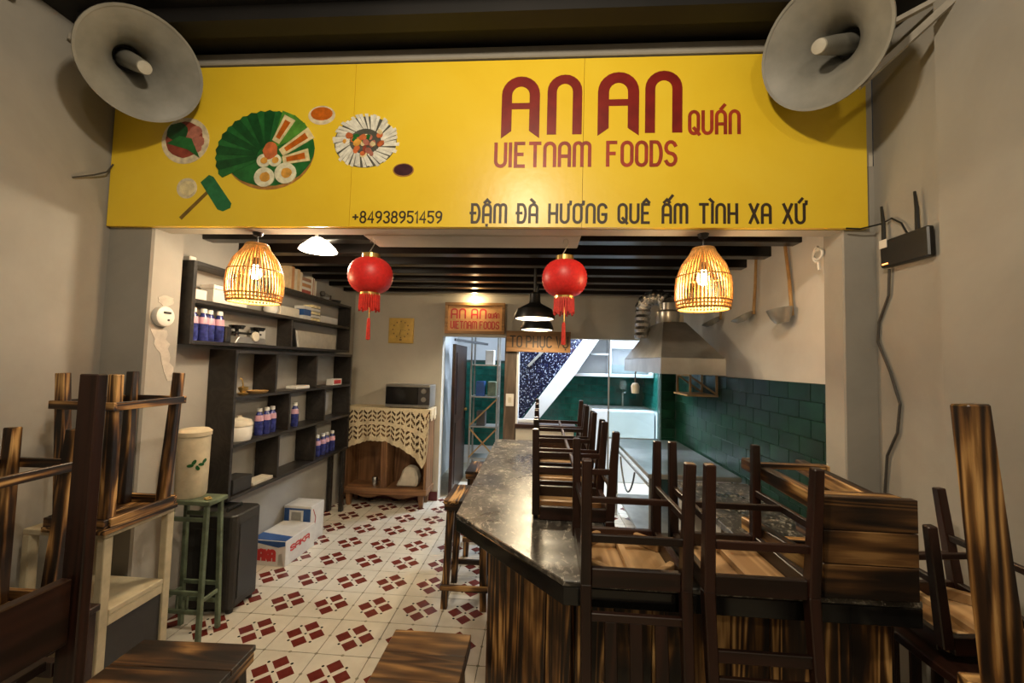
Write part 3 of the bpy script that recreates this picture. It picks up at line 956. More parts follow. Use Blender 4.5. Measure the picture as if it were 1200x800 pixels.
# bottles
def make_bottle():
    t = thing('blue_bottle', 'x', 'bottle', (0, 0, 0))
    MB().lathe([(0.0, 0.0), (0.028, 0.0), (0.030, 0.01), (0.030, 0.10), (0.027, 0.145), (0.017, 0.165), (0.015, 0.175)], 16).build('body', 'bluebottle', t, smooth=True)
    MB().lathe([(0.0295, 0.105), (0.0308, 0.106), (0.0285, 0.14), (0.0265, 0.147)], 16).build('label_band', 'pinklabel', t, smooth=True)
    MB().lathe([(0.018, 0.174), (0.018, 0.196), (0.016, 0.2), (0.0, 0.2)], 14).build('cap', 'white', t)
    return t
bt0 = make_bottle()
bspots = [(-2.11, 2.345, 1.6825, 'upper shelf, nearest the shelf end'), (-2.10, 2.412, 1.6825, 'upper shelf, second from the shelf end'), (-2.115, 2.478, 1.6825, 'upper shelf, third from the shelf end'), (-2.105, 2.545, 1.6825, 'upper shelf, beside the black radio'),
          (-2.09, 2.965, Z1 + .0225, 'middle cubby right beside the white rice cooker'), (-2.08, 3.035, Z1 + .0225, 'middle cubby, centre of three'), (-2.09, 3.115, Z1 + .0225, 'middle cubby, farthest of three from the rice cooker'),
          (-2.08, 3.40, Z1 + .0225, 'middle row standing alone in its cubby'),
          (-2.09, 3.80, Z0 + .0225, 'bottom cubby, nearest of four'), (-2.08, 3.885, Z0 + .0225, 'bottom cubby, second of four'), (-2.09, 3.97, Z0 + .0225, 'bottom cubby, third of four'), (-2.08, 4.06, Z0 + .0225, 'bottom cubby, farthest of four')]
for i, (x, y, z, s) in enumerate(bspots):
    lab = 'blue and pink bottle on ' + s if 'upper' in s else 'blue bottle with white cap in ' + s
    if i == 0:
        bt0.location = (x, y, z)
        tag(bt0, lab, 'bottle', 'blue bottles on the wall shelves')
    else:
        copy_thing(bt0, (x, y, z), (0, 0, i * .7), lab, 'blue bottles on the wall shelves')
def simple(name, label, cat, mb, mat, bev=0.002, group=None, smooth=False):
    return tag(mb.build(name, mat, None, bev, smooth), label, cat, group)
# things on the upper shelf
cb_ = thing('storage_carton', 'white lidded carton on upper shelf behind rattan lamp', 'box', (-2.12, 2.60, 1.9325))
bx(-.045, .045, -.15, .15, 0, .085).build('box_body', 'whitecard', cb_, .003)
bx(-.049, .049, -.154, .154, .086, .112).build('lid', 'white', cb_, .003)
simple('paper_stack', 'small white paper stack in top left corner of upper shelf', 'paper', bx(-2.16, -2.085, 2.325, 2.41, 1.9325, 1.995), 'whitecard')
simple('switch_box', 'little white box on top of the upper shelf near the pier', 'box', bx(-2.17, -2.12, 2.31, 2.36, 2.1605, 2.195), 'white', .006)
bag = simple('white_bag', 'rounded white bag on upper shelf right of rattan lamp', 'bag', MB().lathe([(0.0, 0), (.04, .0), (.055, .03), (.05, .07), (.02, .095), (0, .10)], 16, (-2.125, 3.08, 1.9325)), 'white', 0, None, True)
simple('paper_parcel', 'long white paper parcel on upper shelf before the blue box', 'parcel', bx(-2.165, -2.085, 3.14, 3.40, 1.9325, 2.01), 'offwhite', .004)
bb = thing('tea_box', 'blue and white box on upper shelf beside the striped carton', 'box', (-2.12, 3.505, 1.9325))
bx(-.045, .045, -.055, .055, 0, .035).build('lower_band', 'whitecard', bb)
bx(-.045, .045, -.055, .055, .0355, .09).build('middle_band', 'bluecard', bb)
bx(-.045, .045, -.055, .055, .0905, .118).build('upper_band', 'whitecard', bb)
sb = thing('striped_carton', 'cream striped carton stack on upper shelf near far end', 'box', (-2.12, 3.65, 1.9325))
for k in range(5):
    bx(-.045, .045, -.065, .065, k * .030, k * .030 + .0235).build('packet', 'whitecard' if k % 2 else 'rollcream', sb)
    if k < 4:
        bx(-.043, .043, -.063, .063, k * .030 + .0236, k * .030 + .0299).build('gap_band', 'cable', sb)
simple('white_parcel', 'low white parcel at the far end of upper shelf', 'parcel', bx(-2.165, -2.09, 3.76, 4.08, 1.9325, 2.0), 'whitecard', .003)
# old two-pan scale
scl = thing('kitchen_scale', 'old two pan black kitchen scale beside blue bottles on upper shelf', 'scale', (-2.12, 2.83, 1.6825))
MB().prism([(-.17, 0), (.17, 0), (.13, .05), (-.13, .05)], YZ, -.045, .042).build('base', 'steel_dull', scl, .004)
bx(-.018, .018, -.13, .13, .068, .082).build('beam', 'black', scl, .003)
for y in (-.105, .105):
    MB().lathe([(.016, .05), (.012, .068), (.012, .10), (0, .10)], 12, (0, y, 0)).build('post', 'black', scl)
    MB().lathe([(0, .10), (.040, .10), (.052, .125), (.048, .127), (.036, .106), (0, .106)], 22, (0, y, 0)).build('pan', 'blackgloss', scl, smooth=True)
MB().lathe([(.036, 0), (.036, .012), (.030, .014), (0, .014)], 22, (.043, .02, .055), (1, 0, 0)).build('dial', 'offwhite', scl)
simple('white_tile', 'white card standing behind the old scale on upper shelf', 'card', bx(-2.185, -2.172, 2.93, 3.10, 1.6825, 1.80), 'whitecard', .002)
simple('black_radio', 'black radio set between blue bottles and the old scale', 'radio', bx(-2.16, -2.09, 2.590, 2.640, 1.6825, 1.79), 'black', .006)
simple('white_board', 'white board leaning inside upper shelf right compartment', 'board', MB().bar((-2.175, 3.40, 1.76), (-2.175, 4.22, 1.76), .014, .15), 'offwhite', .001)
simple('thin_book', 'thin dark book leaning beside the upper shelf divider', 'book', MB().bar((-2.12, 3.37, 1.684), (-2.12, 3.33, 1.84), .085, .018, up=(0, 1, 0)), 'black', .001)
simple('magazine', 'thin white magazine leaning beside the dark book', 'magazine', MB().bar((-2.12, 3.405, 1.684), (-2.12, 3.365, 1.82), .085, .010, up=(0, 1, 0)), 'white', .001)
# books on top
yb = 3.20
for k, (th, hh, mt, s) in enumerate([(.045, .185, 0, 'tan'), (.036, .19, 1, 'rust brown'), (.040, .18, 5, 'beige'), (.038, .185, 0, 'second tan'), (.034, .17, 3, 'pale cream')]):
    t = thing('standing_book', s + ' book standing on top of the upper shelf', 'book', (-2.13, yb + th / 2, 2.1605), (0, 0, 0), 'books on top of the shelf')
    bx(-.058, .058, -th / 2, -th / 2 + .004, 0, hh).build('cover', BOOKS[mt], t)
    bx(-.058, .058, th / 2 - .005, th / 2 - .001, 0, hh).build('cover', BOOKS[mt], t)
    bx(.052, .058, -th / 2 + .004, th / 2 - .005, 0, hh).build('spine', BOOKS[mt], t)
    bx(-.054, .0515, -th / 2 + .0042, th / 2 - .0052, .003, hh - .003).build('pages', 'whitecard', t)
    yb += th + .001
zb = 2.1605
for k, (th, mt, s) in enumerate([(.030, 4, 'dark red book at the bottom of'), (.026, 3, 'cream book second from bottom of'), (.028, 1, 'rust book in the middle of'), (.024, 3, 'pale book below the top of'), (.028, 2, 'brown book on top of')]):
    t = thing('lying_book', s + ' the lying book pile', 'book', (-2.13, 3.475, zb), (0, 0, 0), 'lying books on top of the shelf')
    bx(-.055, .055, -.068, .068, 0, .003).build('cover', BOOKS[mt], t)
    bx(-.055, .055, -.068, .068, th - .004, th - .001).build('cover', BOOKS[mt], t)
    bx(-.052, .052, -.065, .068, .0031, th - .0041).build('pages', 'whitecard' if k % 2 else BOOKS[mt], t)
    zb += th
for k, (th, hh, mt, s) in enumerate([(.022, .165, 3, 'slim cream'), (.018, .16, 2, 'slim brown'), (.020, .14, 5, 'short beige')]):
    t = thing('standing_book', s + ' book standing right of the lying pile', 'book', (-2.13, 3.565 + k * .032, 2.1605), (0, 0, 0), 'books on top of the shelf')
    bx(-.05, .05, -th / 2, -th / 2 + .003, 0, hh).build('cover', BOOKS[mt], t)
    bx(-.05, .05, th / 2 - .003, th / 2, 0, hh).build('cover', BOOKS[mt], t)
    bx(-.047, .048, -th / 2 + .0032, th / 2 - .0032, .002, hh - .002).build('pages', 'whitecard', t)
ct = thing('cat_figurine', 'dark curled animal figurine on top of shelf beside books', 'figurine', (-2.13, 3.86, 2.1605))
MB().lathe([(0, 0), (.035, .005), (.045, .03), (.03, .06), (0, .07)], 16, (0, .03, 0)).build('body', 'steel_dull', ct, smooth=True)
MB().lathe([(0, 0), (.02, .005), (.026, .025), (.018, .045), (0, .05)], 14, (0.01, -.04, .035)).build('head', 'cable', ct, smooth=True)
MB().tube([(0, .07, .02), (.01, .11, .03), (.01, .12, .06)], .009, 6).build('tail', 'cable', ct)
simple('low_dish', 'low dark dish at the far end on top of shelf', 'dish', MB().lathe([(0, 0), (.04, 0), (.055, .03), (.05, .032), (.036, .006), (0, .006)], 18, (-2.13, 4.10, 2.1605)), 'charcoal', 0, None, True)
# things on the lower shelf
orn = thing('brass_ornament', 'small brass boat ornament on top cubby of lower shelf', 'ornament', (-2.09, 2.78, Z2 + .0225))
MB().lathe([(0, 0), (.03, 0), (.035, .008), (.018, .015), (.03, .035), (.034, .05), (.02, .055), (0, .055)], 16).build('bowl', 'brass', orn, smooth=True)
MB().tube([(0, 0, .05), (-.005, -.005, .10), (-.01, -.02, .115)], .005, 6).build('spout', 'brass', orn)
simple('bamboo_tray', 'flat woven tray lying in top cubby of lower shelf', 'tray', MB().lathe([(0, 0), (.06, 0), (.075, .016), (.07, .018), (.055, .006), (0, .006)], 20, (-2.095, 2.935, Z2 + .0225)), 'bamboo', 0, None, True)
simple('paper_sheaf', 'crumpled white paper sheaf in middle top cubby', 'paper', MB().prism([(-2.15, 3.36), (-2.04, 3.34), (-2.03, 3.52), (-2.07, 3.585), (-2.16, 3.55)], XY, Z2 + .0225, Z2 + .047), 'white', .004)
tc_ = thing('small_carton', 'small white and red carton in right top cubby', 'box', (-2.08, 4.05, Z2 + .0225))
bx(-.035, .035, -.09, .09, 0, .062).build('box_body', 'whitecard', tc_, .002)
bx(.0352, .0362, -.07, .07, .012, .05).build('print', 'redprint', tc_)
rc = thing('rice_cooker', 'white rice cooker in the middle left cubby', 'cooker', (-2.095, 2.765, Z1 + .0225))
MB().lathe([(0, 0), (.075, 0), (.082, .02), (.084, .09), (.08, .10)], 28).build('body', 'white', rc, smooth=True)
MB().lathe([(.086, .101), (.087, .115), (.075, .14), (.02, .158), (0, .16)], 28).build('lid', 'offwhite', rc, smooth=True)
MB().bar((.0, -.02, .163), (.0, .02, .163), .016, .012).build('lid_handle', 'offwhite', rc, .003)
simple('dark_box', 'dark box in the bottom left cubby', 'box', bx(-2.16, -2.03, 2.66, 2.84, Z0 + .0225, Z0 + .12), 'charcoal', .004)
simple('cream_board', 'cream board lying in the bottom left cubby', 'board', MB().prism([(-2.15, 2.875), (-2.035, 2.865), (-2.03, 3.075), (-2.13, 3.09)], XY, Z0 + .0225, Z0 + .045), 'offwhite', .002)

# electric meter and peeled plaster on the pier
me_ = thing('electric_meter', 'round white electric meter on pier beside the upper shelf', 'meter', (-2.111, 2.135, 1.805))
MB().lathe([(.056, 0.0), (.058, .012), (.055, .030), (.045, .036), (0, .038)], 28, (0, 0, 0), (1, 0, 0)).build('case', 'white', me_, smooth=True)
bx(.0385, .041, -.022, .022, .014, .026).build('readout', 'charcoal', me_)
MB().lathe([(.006, .0), (.006, .003), (0, .003)], 10, (.038, .01, -.02), (1, 0, 0)).build('seal', 'cable', me_)
lp = bpy.data.objects['wall_left_pier']
def pp(poly, k):
    MB().prism(poly, YZ, -2.1125, -2.1100 + .0003 * k).build('plaster_patch', 'patch', lp)
random.seed(3)
left, right = [], []
for k in range(12):
    z = 1.73 - k * .026
    left.append((2.085 + .010 * k + random.uniform(-.012, .012), z))
    right.append((2.175 + .006 * k + random.uniform(-.016, .016), z))
pp(left + right[::-1], 0)
pp(circle(2.165, 1.895, .050, .028, 16, .35), 1)
# ------------------------------------------------------------------ back wall furnishings
ck = thing('wall_clock', 'square gold wall clock on the back wall', 'clock', (-1.625, BY - .003, 1.935))
cs = .148
bx(-cs, cs, -.022, 0, -cs, cs).build('case', 'clockgold', ck, .004)
bx(-cs + .015, cs - .015, -.0245, -.0222, -cs + .015, cs - .015).build('dial', 'clockgold', ck)
for k in range(12):
    g = 2 * PI * k / 12
    x, z = .095 * math.sin(g), .095 * math.cos(g) + .012
    bx(x - .007, x + .007, -.0262, -.0246, z - .008, z + .008).build('hour_mark', 'clockdark', ck)
MB().bar((0, -.0275, .012), (-.012, -.0275, -.05), .003, .010, up=(0, 1, 0)).build('hour_hand', 'clockdark', ck)
MB().bar((0, -.029, .012), (.062, -.029, -.004), .003, .006, up=(0, 1, 0)).build('minute_hand', 'clockdark', ck)
bx(-.014, .014, -.0262, -.0246, -.118, -.098).build('emblem', 'clockdark', ck)

ss = thing('framed_sign', 'small framed lit wooden sign with red lettering on back wall', 'sign', (-0.757, BY - .003, 2.095))
sw, sh = .348, .180
bx(-sw, sw, -.050, 0, -sh, -sh + .034).build('frame_rail', 'plaque', ss, .003)
bx(-sw, sw, -.050, 0, sh - .034, sh).build('frame_rail', 'plaque', ss, .003)
bx(-sw, -sw + .034, -.050, 0, -sh + .035, sh - .035).build('frame_rail', 'plaque', ss, .003)
bx(sw - .034, sw, -.050, 0, -sh + .035, sh - .035).build('frame_rail', 'plaque', ss, .003)
bx(-sw + .035, sw - .035, -.024, 0, -sh + .035, sh - .035).build('panel', 'orangepanel', ss)
f2 = -.0245
for w_, a_, b_ in words('AN AN', -.275, .125, .2, .3):
    text_mb(w_, a_, b_, .000, .105, .017, f2, gap=.2).build('lettering_large', 'redprint', ss)
text_mb('QUÁN', .155, .280, .005, .052, .009, f2, gap=.2).build('lettering_quan', 'redprint', ss)
for w_, a_, b_ in words('VIETNAM FOODS', -.280, .280, .2, .34):
    text_mb(w_, a_, b_, -.118, .080, .012, f2, gap=.2).build('lettering_small', 'redprint', ss)
pl_ = thing('picture_light', 'small warm picture light above the framed sign', 'lamp', (-0.757, BY - .09, 2.325))
MB().lathe([(.0, .0), (.035, .0), (.03, .02), (.0, .022)], 16).build('lamp_head', 'bulb', pl_)
MB().tube([(0, 0, .02), (0, .05, .045), (0, .0895, .03)], .006, 6).build('arm', 'brass', pl_)
point('picture_light_bulb', (-0.757, BY - .10, 2.31), SPOT_W, (1, .74, .40), .025)

to = thing('wooden_sign', 'brown wooden sign with burnt letters above the serving window', 'sign', (-0.02, BY - .06, 1.838))
bx(-.362, .362, -.018, .0, -.118, .118).build('board', 'plaque_dark', to, .003)
for w_, a_, b_ in words('TO PHỤC vỤ', -.315, .330, .22, .26):
    text_mb(w_, a_, b_, -.062, .120, .017, -.0182, gap=.22).build('lettering', 'ink', to)
for x in (-.30, .30):
    MB().tube([(x, -.008, .118), (x, .02, .20), (x, .055, .24)], .003, 5).build('hanger', 'wire', to)

# sideboard, crocheted cloth, microwave
sbd = thing('sideboard', 'old open wooden sideboard under crocheted cloth in back corner', 'cabinet', (-1.66, 4.42, 0))
X0, X1, Y0, Y1 = -2.115, -1.19, 4.40, 4.685
def sp(mb, nm, mt='oldwood_x', bev=.004):
    o = mb.build(nm, mt, sbd, bev)
    o.matrix_parent_inverse = Matrix.Translation((1.66, -4.42, 0))
    return o
sp(bx(X0, X1, Y0, Y1, 1.03, 1.06), 'top')
sp(bx(X0, X0 + .03, Y0, Y1, .14, 1.03), 'side_panel', 'oldwood_z')
sp(bx(X1 - .03, X1, Y0, Y1, .14, 1.03), 'side_panel', 'oldwood_z')
sp(bx(X0 + .03, X1 - .03, Y1 - .02, Y1, .14, 1.03), 'back_panel', 'oldwood_z')
sp(bx(X0 - .01, X1 + .01, Y0 - .012, Y1, .14, .205), 'base')
sp(bx(-1.70, -1.63, Y0 + .005, Y1 - .02, .206, 1.03), 'divider', 'oldwood_z')
for x in (X0 + .06, X1 - .06):
    for y in (Y0 + .05, Y1 - .05):
        sp(MB().bar((x, y, .14), (x, y, 0), .065, .065, .042, .042), 'leg', 'oldwood_z')
apr = [(X0 + .1, .139), (X1 - .1, .139)] + [(X1 - .1 - (X1 - X0 - .2) * k / 10, .112 + .018 * math.cos(k * PI / 5 * 2)) for k in range(11)]
sp(MB().prism(apr, XZ, Y0 + .01, Y0 + .03), 'apron', 'oldwood_x', 0)
# cloth: lies on top and hangs with a curved open-work border
def cloth():
    t = thing('crocheted_cloth', 'cream crocheted cloth draped over the sideboard', 'cloth', (-1.66, 4.40, 1.061))
    ox, oy, oz = 1.66, -4.40, -1.061
    bx(X0 - .015 + ox, X1 + .015 + ox, Y0 - .014 + oy, Y1 + oy, 0, .006).build('top_cover', 'lace', t, .002)
    # hanging border as a net of holes
    nx, nz = 72, 30
    KP = [(0, .45), (.1, .41), (.3, .345), (.5, .35), (.7, .42), (.85, .53), (.93, .62), (.97, .56), (1, .32)]
    mb = MB()
    def drop(u):
        for (a, p), (b, q) in zip(KP, KP[1:]):
            if u <= b + 1e-6:
                return p + (q - p) * (u - a) / (b - a) + .010 * abs(math.sin(u * 56))
        return .32
    def P(u, v, off):
        h = drop(u) * v
        y = -.016 - .012 * math.sin(u * 21) * v - .008 * math.sin(u * 43 + 1) * v
        return (X0 - .015 + ox + u * (X1 - X0 + .03) + .02 * math.sin(u * 9) * v * .4, y + off, .003 - h)
    for i in range(nx):
        for j in range(nz):
            u0, u1, v0, v1 = i / nx, (i + 1) / nx, j / nz, (j + 1) / nz
            solid = (12 <= j < 15) or j < 2 or j > 25 or i % 4 == 0
            if not solid and (j + abs(i % 8 - 4)) % 4 in (1, 2):
                continue
            a = [P(u0, v0, 0), P(u1, v0, 0), P(u1, v1, 0), P(u0, v1, 0)]
            b = [P(u0, v0, .004), P(u1, v0, .004), P(u1, v1, .004), P(u0, v1, .004)]
            mb.add(a + b, [(0, 3, 2, 1), (4, 5, 6, 7), (0, 1, 5, 4), (1, 2, 6, 5), (2, 3, 7, 6), (3, 0, 4, 7)])
    mb.build('hanging_border', 'lace', t)
    # side drop on the right
    sd = MB()
    for i in range(12):
        y0_, y1_ = oy + Y0 + .01 + i * .022, oy + Y0 + .01 + (i + 1) * .022
        dz = .10 + .03 * math.sin(i * 1.1)
        sd.box(X1 + .016 + ox + .006 * math.sin(i), X1 + .024 + ox + .006 * math.sin(i), y0_, y1_, .003 - dz, .004)
    sd.build('side_drop', 'lace', t)
    return t
cloth()
simple('cloth_bag', 'crumpled pale cloth bag inside sideboard right compartment', 'bag', MB().prism([(-1.55, .206), (-1.31, .206), (-1.295, .30), (-1.325, .40), (-1.40, .43), (-1.47, .40), (-1.50, .30)], XZ, 4.46, 4.60), 'offwhite', .02)
simple('tin_can', 'small shiny tin standing inside sideboard left compartment', 'tin', MB().lathe([(0, 0), (.03, 0), (.032, .01), (.032, .085), (.026, .10), (0, .10)], 18, (-1.78, 4.47, .206)), 'foil', 0, None, True)
mw = thing('microwave_oven', 'silver microwave oven with dark door on the sideboard', 'microwave', (-1.45, 4.52, 1.068))
bx(-.225, .265, -.10, .14, .012, .255).build('body', 'steel_dull', mw, .006)
bx(-.225, .265, -.118, -.101, .012, .042).build('lower_trim', 'steel', mw, .004)
bx(-.225, .265, -.118, -.101, .232, .258).build('upper_trim', 'steel', mw, .004)
bx(-.225, .135, -.114, -.101, .043, .231).build('door', 'blackgloss', mw, .003)
bx(.136, .265, -.114, -.101, .043, .231).build('control_panel', 'charcoal', mw, .003)
for z in (.19, .10):
    MB().lathe([(.028, 0), (.026, .014), (0, .015)], 18, (.20, -.1145, z), (0, -1, 0)).build('dial', 'steel', mw)
for x in (-.18, .22):
    bx(x - .015, x + .015, -.06, .09, 0, .0115).build('foot', 'black', mw)

# ------------------------------------------------------------------ bar counter
CT = 0.98
top_poly = [(-.335, 3.32), (.262, 3.32), (.262, 1.60), (1.05, 1.60), (1.05, 1.215), (.082, 1.215), (-.325, 1.685)]
wt = thing('bar_worktop', 'worn dark marbled worktop of the bar counter', 'worktop', (0, 1.6, CT - .018))
o = MB().prism(top_poly, XY, 0, .018).build('slab', 'marble', wt, .003)
o.matrix_parent_inverse = Matrix.Translation((0, -1.6, 0))
for (a, b) in ((top_poly[6], top_poly[0]), (top_poly[5], top_poly[6]), (top_poly[4], top_poly[5])):
    a, b = Vector(a), Vector(b)
    d = (b - a).normalized()
    n_ = Vector((d.y, -d.x))
    m_ = (a + b) / 2
    if (m_ + n_ * .01 - Vector((.4, 2.0))).length < (m_ - Vector((.4, 2.0))).length:
        n_ = -n_
    e = MB().bar((a.x - n_.x * .012, a.y - n_.y * .012 - 1.6, -.0265), (b.x - n_.x * .012, b.y - n_.y * .012 - 1.6, -.0265), .022, .052).build('edge_strip', 'blackgloss', wt, .002)
bc = thing('bar_counter', 'bar counter clad in vertical scorched wood planks', 'counter', (.4, 1.5, 0))
def bp(mb, nm, mt, bev=0):
    o = mb.build(nm, mt, bc, bev)
    o.matrix_parent_inverse = Matrix.Translation((-.4, -1.5, 0))
    return o
bp(MB().prism([(-.04, 3.26), (.235, 3.26), (.235, 1.57), (1.01, 1.57), (1.01, 1.29), (.125, 1.29), (-.165, 1.615), (-.04, 1.615)], XY, 0, CT - .078), 'carcass', 'charcoal')
def plank(a, b, nrm, i):
    a, b = Vector(a), Vector(b)
    d = (b - a).normalized()
    g = .0015
    a2, b2 = a + d * g, b - d * g
    n_ = Vector(nrm).normalized()
    th = .020 + .004 * ((i * 7) % 3) / 2
    poly = [a2, b2, b2 + n_ * th, a2 + n_ * th]
    bp(MB().prism(poly, XY, 0.002, CT - .0785), 'plank', 'burnt_z', .0015)
A_, B_ = Vector((-.165, 1.612)), Vector((.125, 1.287))
for i in range(4):
    plank(A_ + (B_ - A_) * i / 4, A_ + (B_ - A_) * (i + 1) / 4, (-.75, -.66), i)
for i in range(8):
    x0 = .125 + i * .885 / 8
    plank((x0, 1.287), (x0 + .885 / 8, 1.287), (0, -1), i + 5)
for i in range(3):
    plank((1.011, 1.29 + i * .093), (1.011, 1.29 + (i + 1) * .093), (1, 0), i + 20)
for i in range(12):
    plank((-.042, 1.66 + i * .133), (-.042, 1.66 + (i + 1) * .133), (-1, 0), i + 30)

# ------------------------------------------------------------------ small dark chairs
def make_chair(style):
    t = thing('low_chair', 'x', 'chair')
    W, D, SH, BH = .272, .288, .355, .36
    L = .030
    for sx in (-1, 1):
        MB().bar((sx * W / 2, -D / 2, SH - .02), (sx * W / 2 * 1.03, -D / 2 - .008, 0), L, L, L * .82, L * .82).build('leg', 'dark_z', t, .003)
        MB().bar((sx * W / 2 * 1.03, D / 2 + .022, 0), (sx * W / 2, D / 2, SH - .01), L * .9, L * .9, L, L * 1.2).build('leg', 'dark_z', t, .003)
        MB().bar((sx * W / 2, D / 2, SH - .01), (sx * W / 2 * .98, D / 2 + .045, SH + BH), L, L * 1.2, L * .85, L * .8).build('back_post', 'dark_z', t, .003)
    seat = bx(-W / 2 + .010, W / 2 - .010, -D / 2 + .008, D / 2 - .012, SH - .010, SH).build('seat', 'pale_y', t, .002)
    for y in (-D / 2, D / 2):
        bx(-W / 2 + L / 2, W / 2 - L / 2, y - .010, y + .010, SH - .052, SH - .002).build('seat_rail', 'dark_x', t, .002)
    for x in (-W / 2, W / 2):
        bx(x - .010, x + .010, -D / 2 + L / 2, D / 2 - L / 2, SH - .052, SH - .002).build('seat_rail', 'dark_y', t, .002)
    bx(-.010, .010, -D / 2 + .012, D / 2 - .012, SH - .030, SH - .0105).build('seat_brace', 'pale_y', t, .001)
    if style == 'spindle':
        for sx in (-1, 1):
            for sy in (-1, 1):
                MB().bar((sx * (W / 2 - .010), sy * (D / 2 - .075), SH - .028), (sx * (W / 2 - .075), sy * (D / 2 - .012), SH - .028), .020, .034).build('corner_block', 'pale_x', t, .002)
    for x in (-W / 2, W / 2):
        MB().bar((x, -D / 2, .16), (x, D / 2 + .010, .16), .014, .022).build('stretcher', 'dark_y', t, .002)
    MB().bar((-W / 2, .01, .16), (W / 2, .01, .16), .014, .018).build('stretcher', 'dark_x', t, .002)
    MB().bar((-W / 2, D / 2 + .006, .22), (W / 2, D / 2 + .006, .22), .014, .022).build('stretcher', 'dark_x', t, .002)
    def yb_(z):
        return D / 2 + .045 * (z - SH) / BH
    if style == 'spindle':
        for z in (SH + .075, SH + BH - .03):
            MB().bar((-W / 2 + .012, yb_(z), z), (W / 2 - .012, yb_(z), z), .016, .022).build('back_rail', 'dark_x', t, .002)
        for k in range(3):
            x = -W / 4 + k * W / 4
            MB().bar((x, yb_(SH + .085), SH + .085), (x, yb_(SH + BH - .04), SH + BH - .04), .012, .034, up=(1, 0, 0)).build('spindle', 'dark_z', t, .002)
    else:
        for z in (SH + .150, SH + .215, SH + .28, SH + BH - .025):
            MB().bar((-W / 2 + .012, yb_(z), z), (W / 2 - .012, yb_(z), z), .014, .032).build('back_slat', 'dark_x', t, .002)
    return t
ch_sp, ch_sl = make_chair('spindle'), make_chair('slat')
ZT = CT + .001 + .355
def invert(o, x, y, zt, rz, label, group, tilt=0.0):
    o.location = (x, y, zt)
    o.rotation_euler = (PI + tilt, 0, rz)
    tag(o, label, 'chair', group)
G1 = 'dark chairs upturned on the bar'
# upturned: local +y (the back) turns to -y of the world, towards the camera
invert(ch_sp, .278, 1.336, ZT, 0, 'upturned dark chair with vertical back spindles on the bar front', G1)
invert(ch_sl, .610, 1.336, ZT, 0, 'upturned dark chair with horizontal back slats on the bar front', G1)
for i, (y, s) in enumerate(((1.80, 'nearest of the row along the inner bar edge'), (2.16, 'second of the row along the inner bar edge'), (2.52, 'third of the row along the inner bar edge'), (2.88, 'farthest of the row along the inner bar edge'))):
    c = copy_tree(ch_sl)
    # back hangs over the inner edge (+x)
    invert(c, .142, y, ZT, PI / 2 * 1.0, 'upturned small dark chair, ' + s, G1)

# ------------------------------------------------------------------ scorched wood stools
def make_stool(w_, d_, h_, name='tall_stool', seat='burnt_y', ring=True, lw=.050):
    t = thing(name, 'x', 'stool')
    n = 3
    for k in range(n):
        x0 = -w_ / 2 + k * w_ / n
        bx(x0 + .001, x0 + w_ / n - .001, -d_ / 2, d_ / 2, h_ - .022, h_).build('seat_plank', seat, t, .002)
    for y in (-d_ / 2 + .012, d_ / 2 - .012):
        bx(-w_ / 2 + .008, w_ / 2 - .008, y - .011, y + .011, h_ - .062, h_ - .0225).build('apron', 'burnt_x', t, .002)
    for x in (-w_ / 2 + .012, w_ / 2 - .012):
        bx(x - .011, x + .011, -d_ / 2 + .024, d_ / 2 - .024, h_ - .062, h_ - .0225).build('apron', 'burnt_y', t, .002)
    for sx in (-1, 1):
        for sy in (-1, 1):
            MB().bar((sx * (w_ / 2 - .045), sy * (d_ / 2 - .045), h_ - .024), (sx * (w_ / 2 - .022), sy * (d_ / 2 - .022), 0), lw, .040, lw * .86, .034).build('leg', 'burnt_z', t, .003)
    if not ring:
        return t
    zz = .14 if h_ > .6 else .11
    for sy in (-1, 1):
        bx(-w_ / 2 - .005, w_ / 2 + .005, sy * (d_ / 2 - .004) - .009, sy * (d_ / 2 - .004) + .009, zz - .018, zz + .018).build('stretcher', 'burnt_x', t, .002)
    for sx in (-1, 1):
        bx(sx * (w_ / 2 - .004) - .009, sx * (w_ / 2 - .004) + .009, -d_ / 2 + .007, d_ / 2 - .007, zz - .018, zz + .018).build('stretcher', 'burnt_y', t, .002)
    return t
st = make_stool(.30, .36, .69)
GS = 'scorched wood stools'
def put(o, loc, rot, label):
    o.location, o.rotation_euler = loc, rot
    tag(o, label, 'stool', GS)
    return o
put(st, (-.455, 2.86, 0), (0, 0, 0), 'scorched wood stool tucked at the left bar edge, nearer one')
put(copy_tree(st), (-.445, 3.58, 0), (0, 0, 0), 'scorched wood stool at the left bar edge, farther one')
put(copy_tree(st), (-1.995, 1.855, .811 + .69), (PI, 0, 0), 'upturned scorched wood stool on top of the cream open cabinet')
put(copy_tree(st), (-1.945, 1.35, .602 + .69), (PI, 0, 0.03), 'upturned scorched wood stool at left edge behind dark bench')
lo = make_stool(.42, .46, .45, 'low_stool', 'char_y')
put(lo, (-1.325, 1.405, 0), (0, 0, PI / 2 + 0.04), 'low scorched wood stool at bottom left with planked top')
lo2 = make_stool(.40, .325, .45, 'low_stool', 'seatwood')
put(lo2, (-.425, 1.575, 0), (0, 0, PI / 2), 'low scorched wood stool at bottom centre before the bar')
ly = make_stool(.27, .245, .47, 'low_stool', 'char_y')
# lying on its side on the bar: seat faces the camera (local z -> -y)
put(ly, (.903, 1.195 + .47, CT + .1415), (PI / 2, PI / 2, 0), 'scorched wood stool lying on its side on the bar right end')
nr = make_stool(.34, .36, .515, 'low_stool', 'burnt_y', False, .044)
put(nr, (.880, .595, 1.034 + .515), (PI, 0, 0), 'upturned scorched wood stool close to camera on the right')

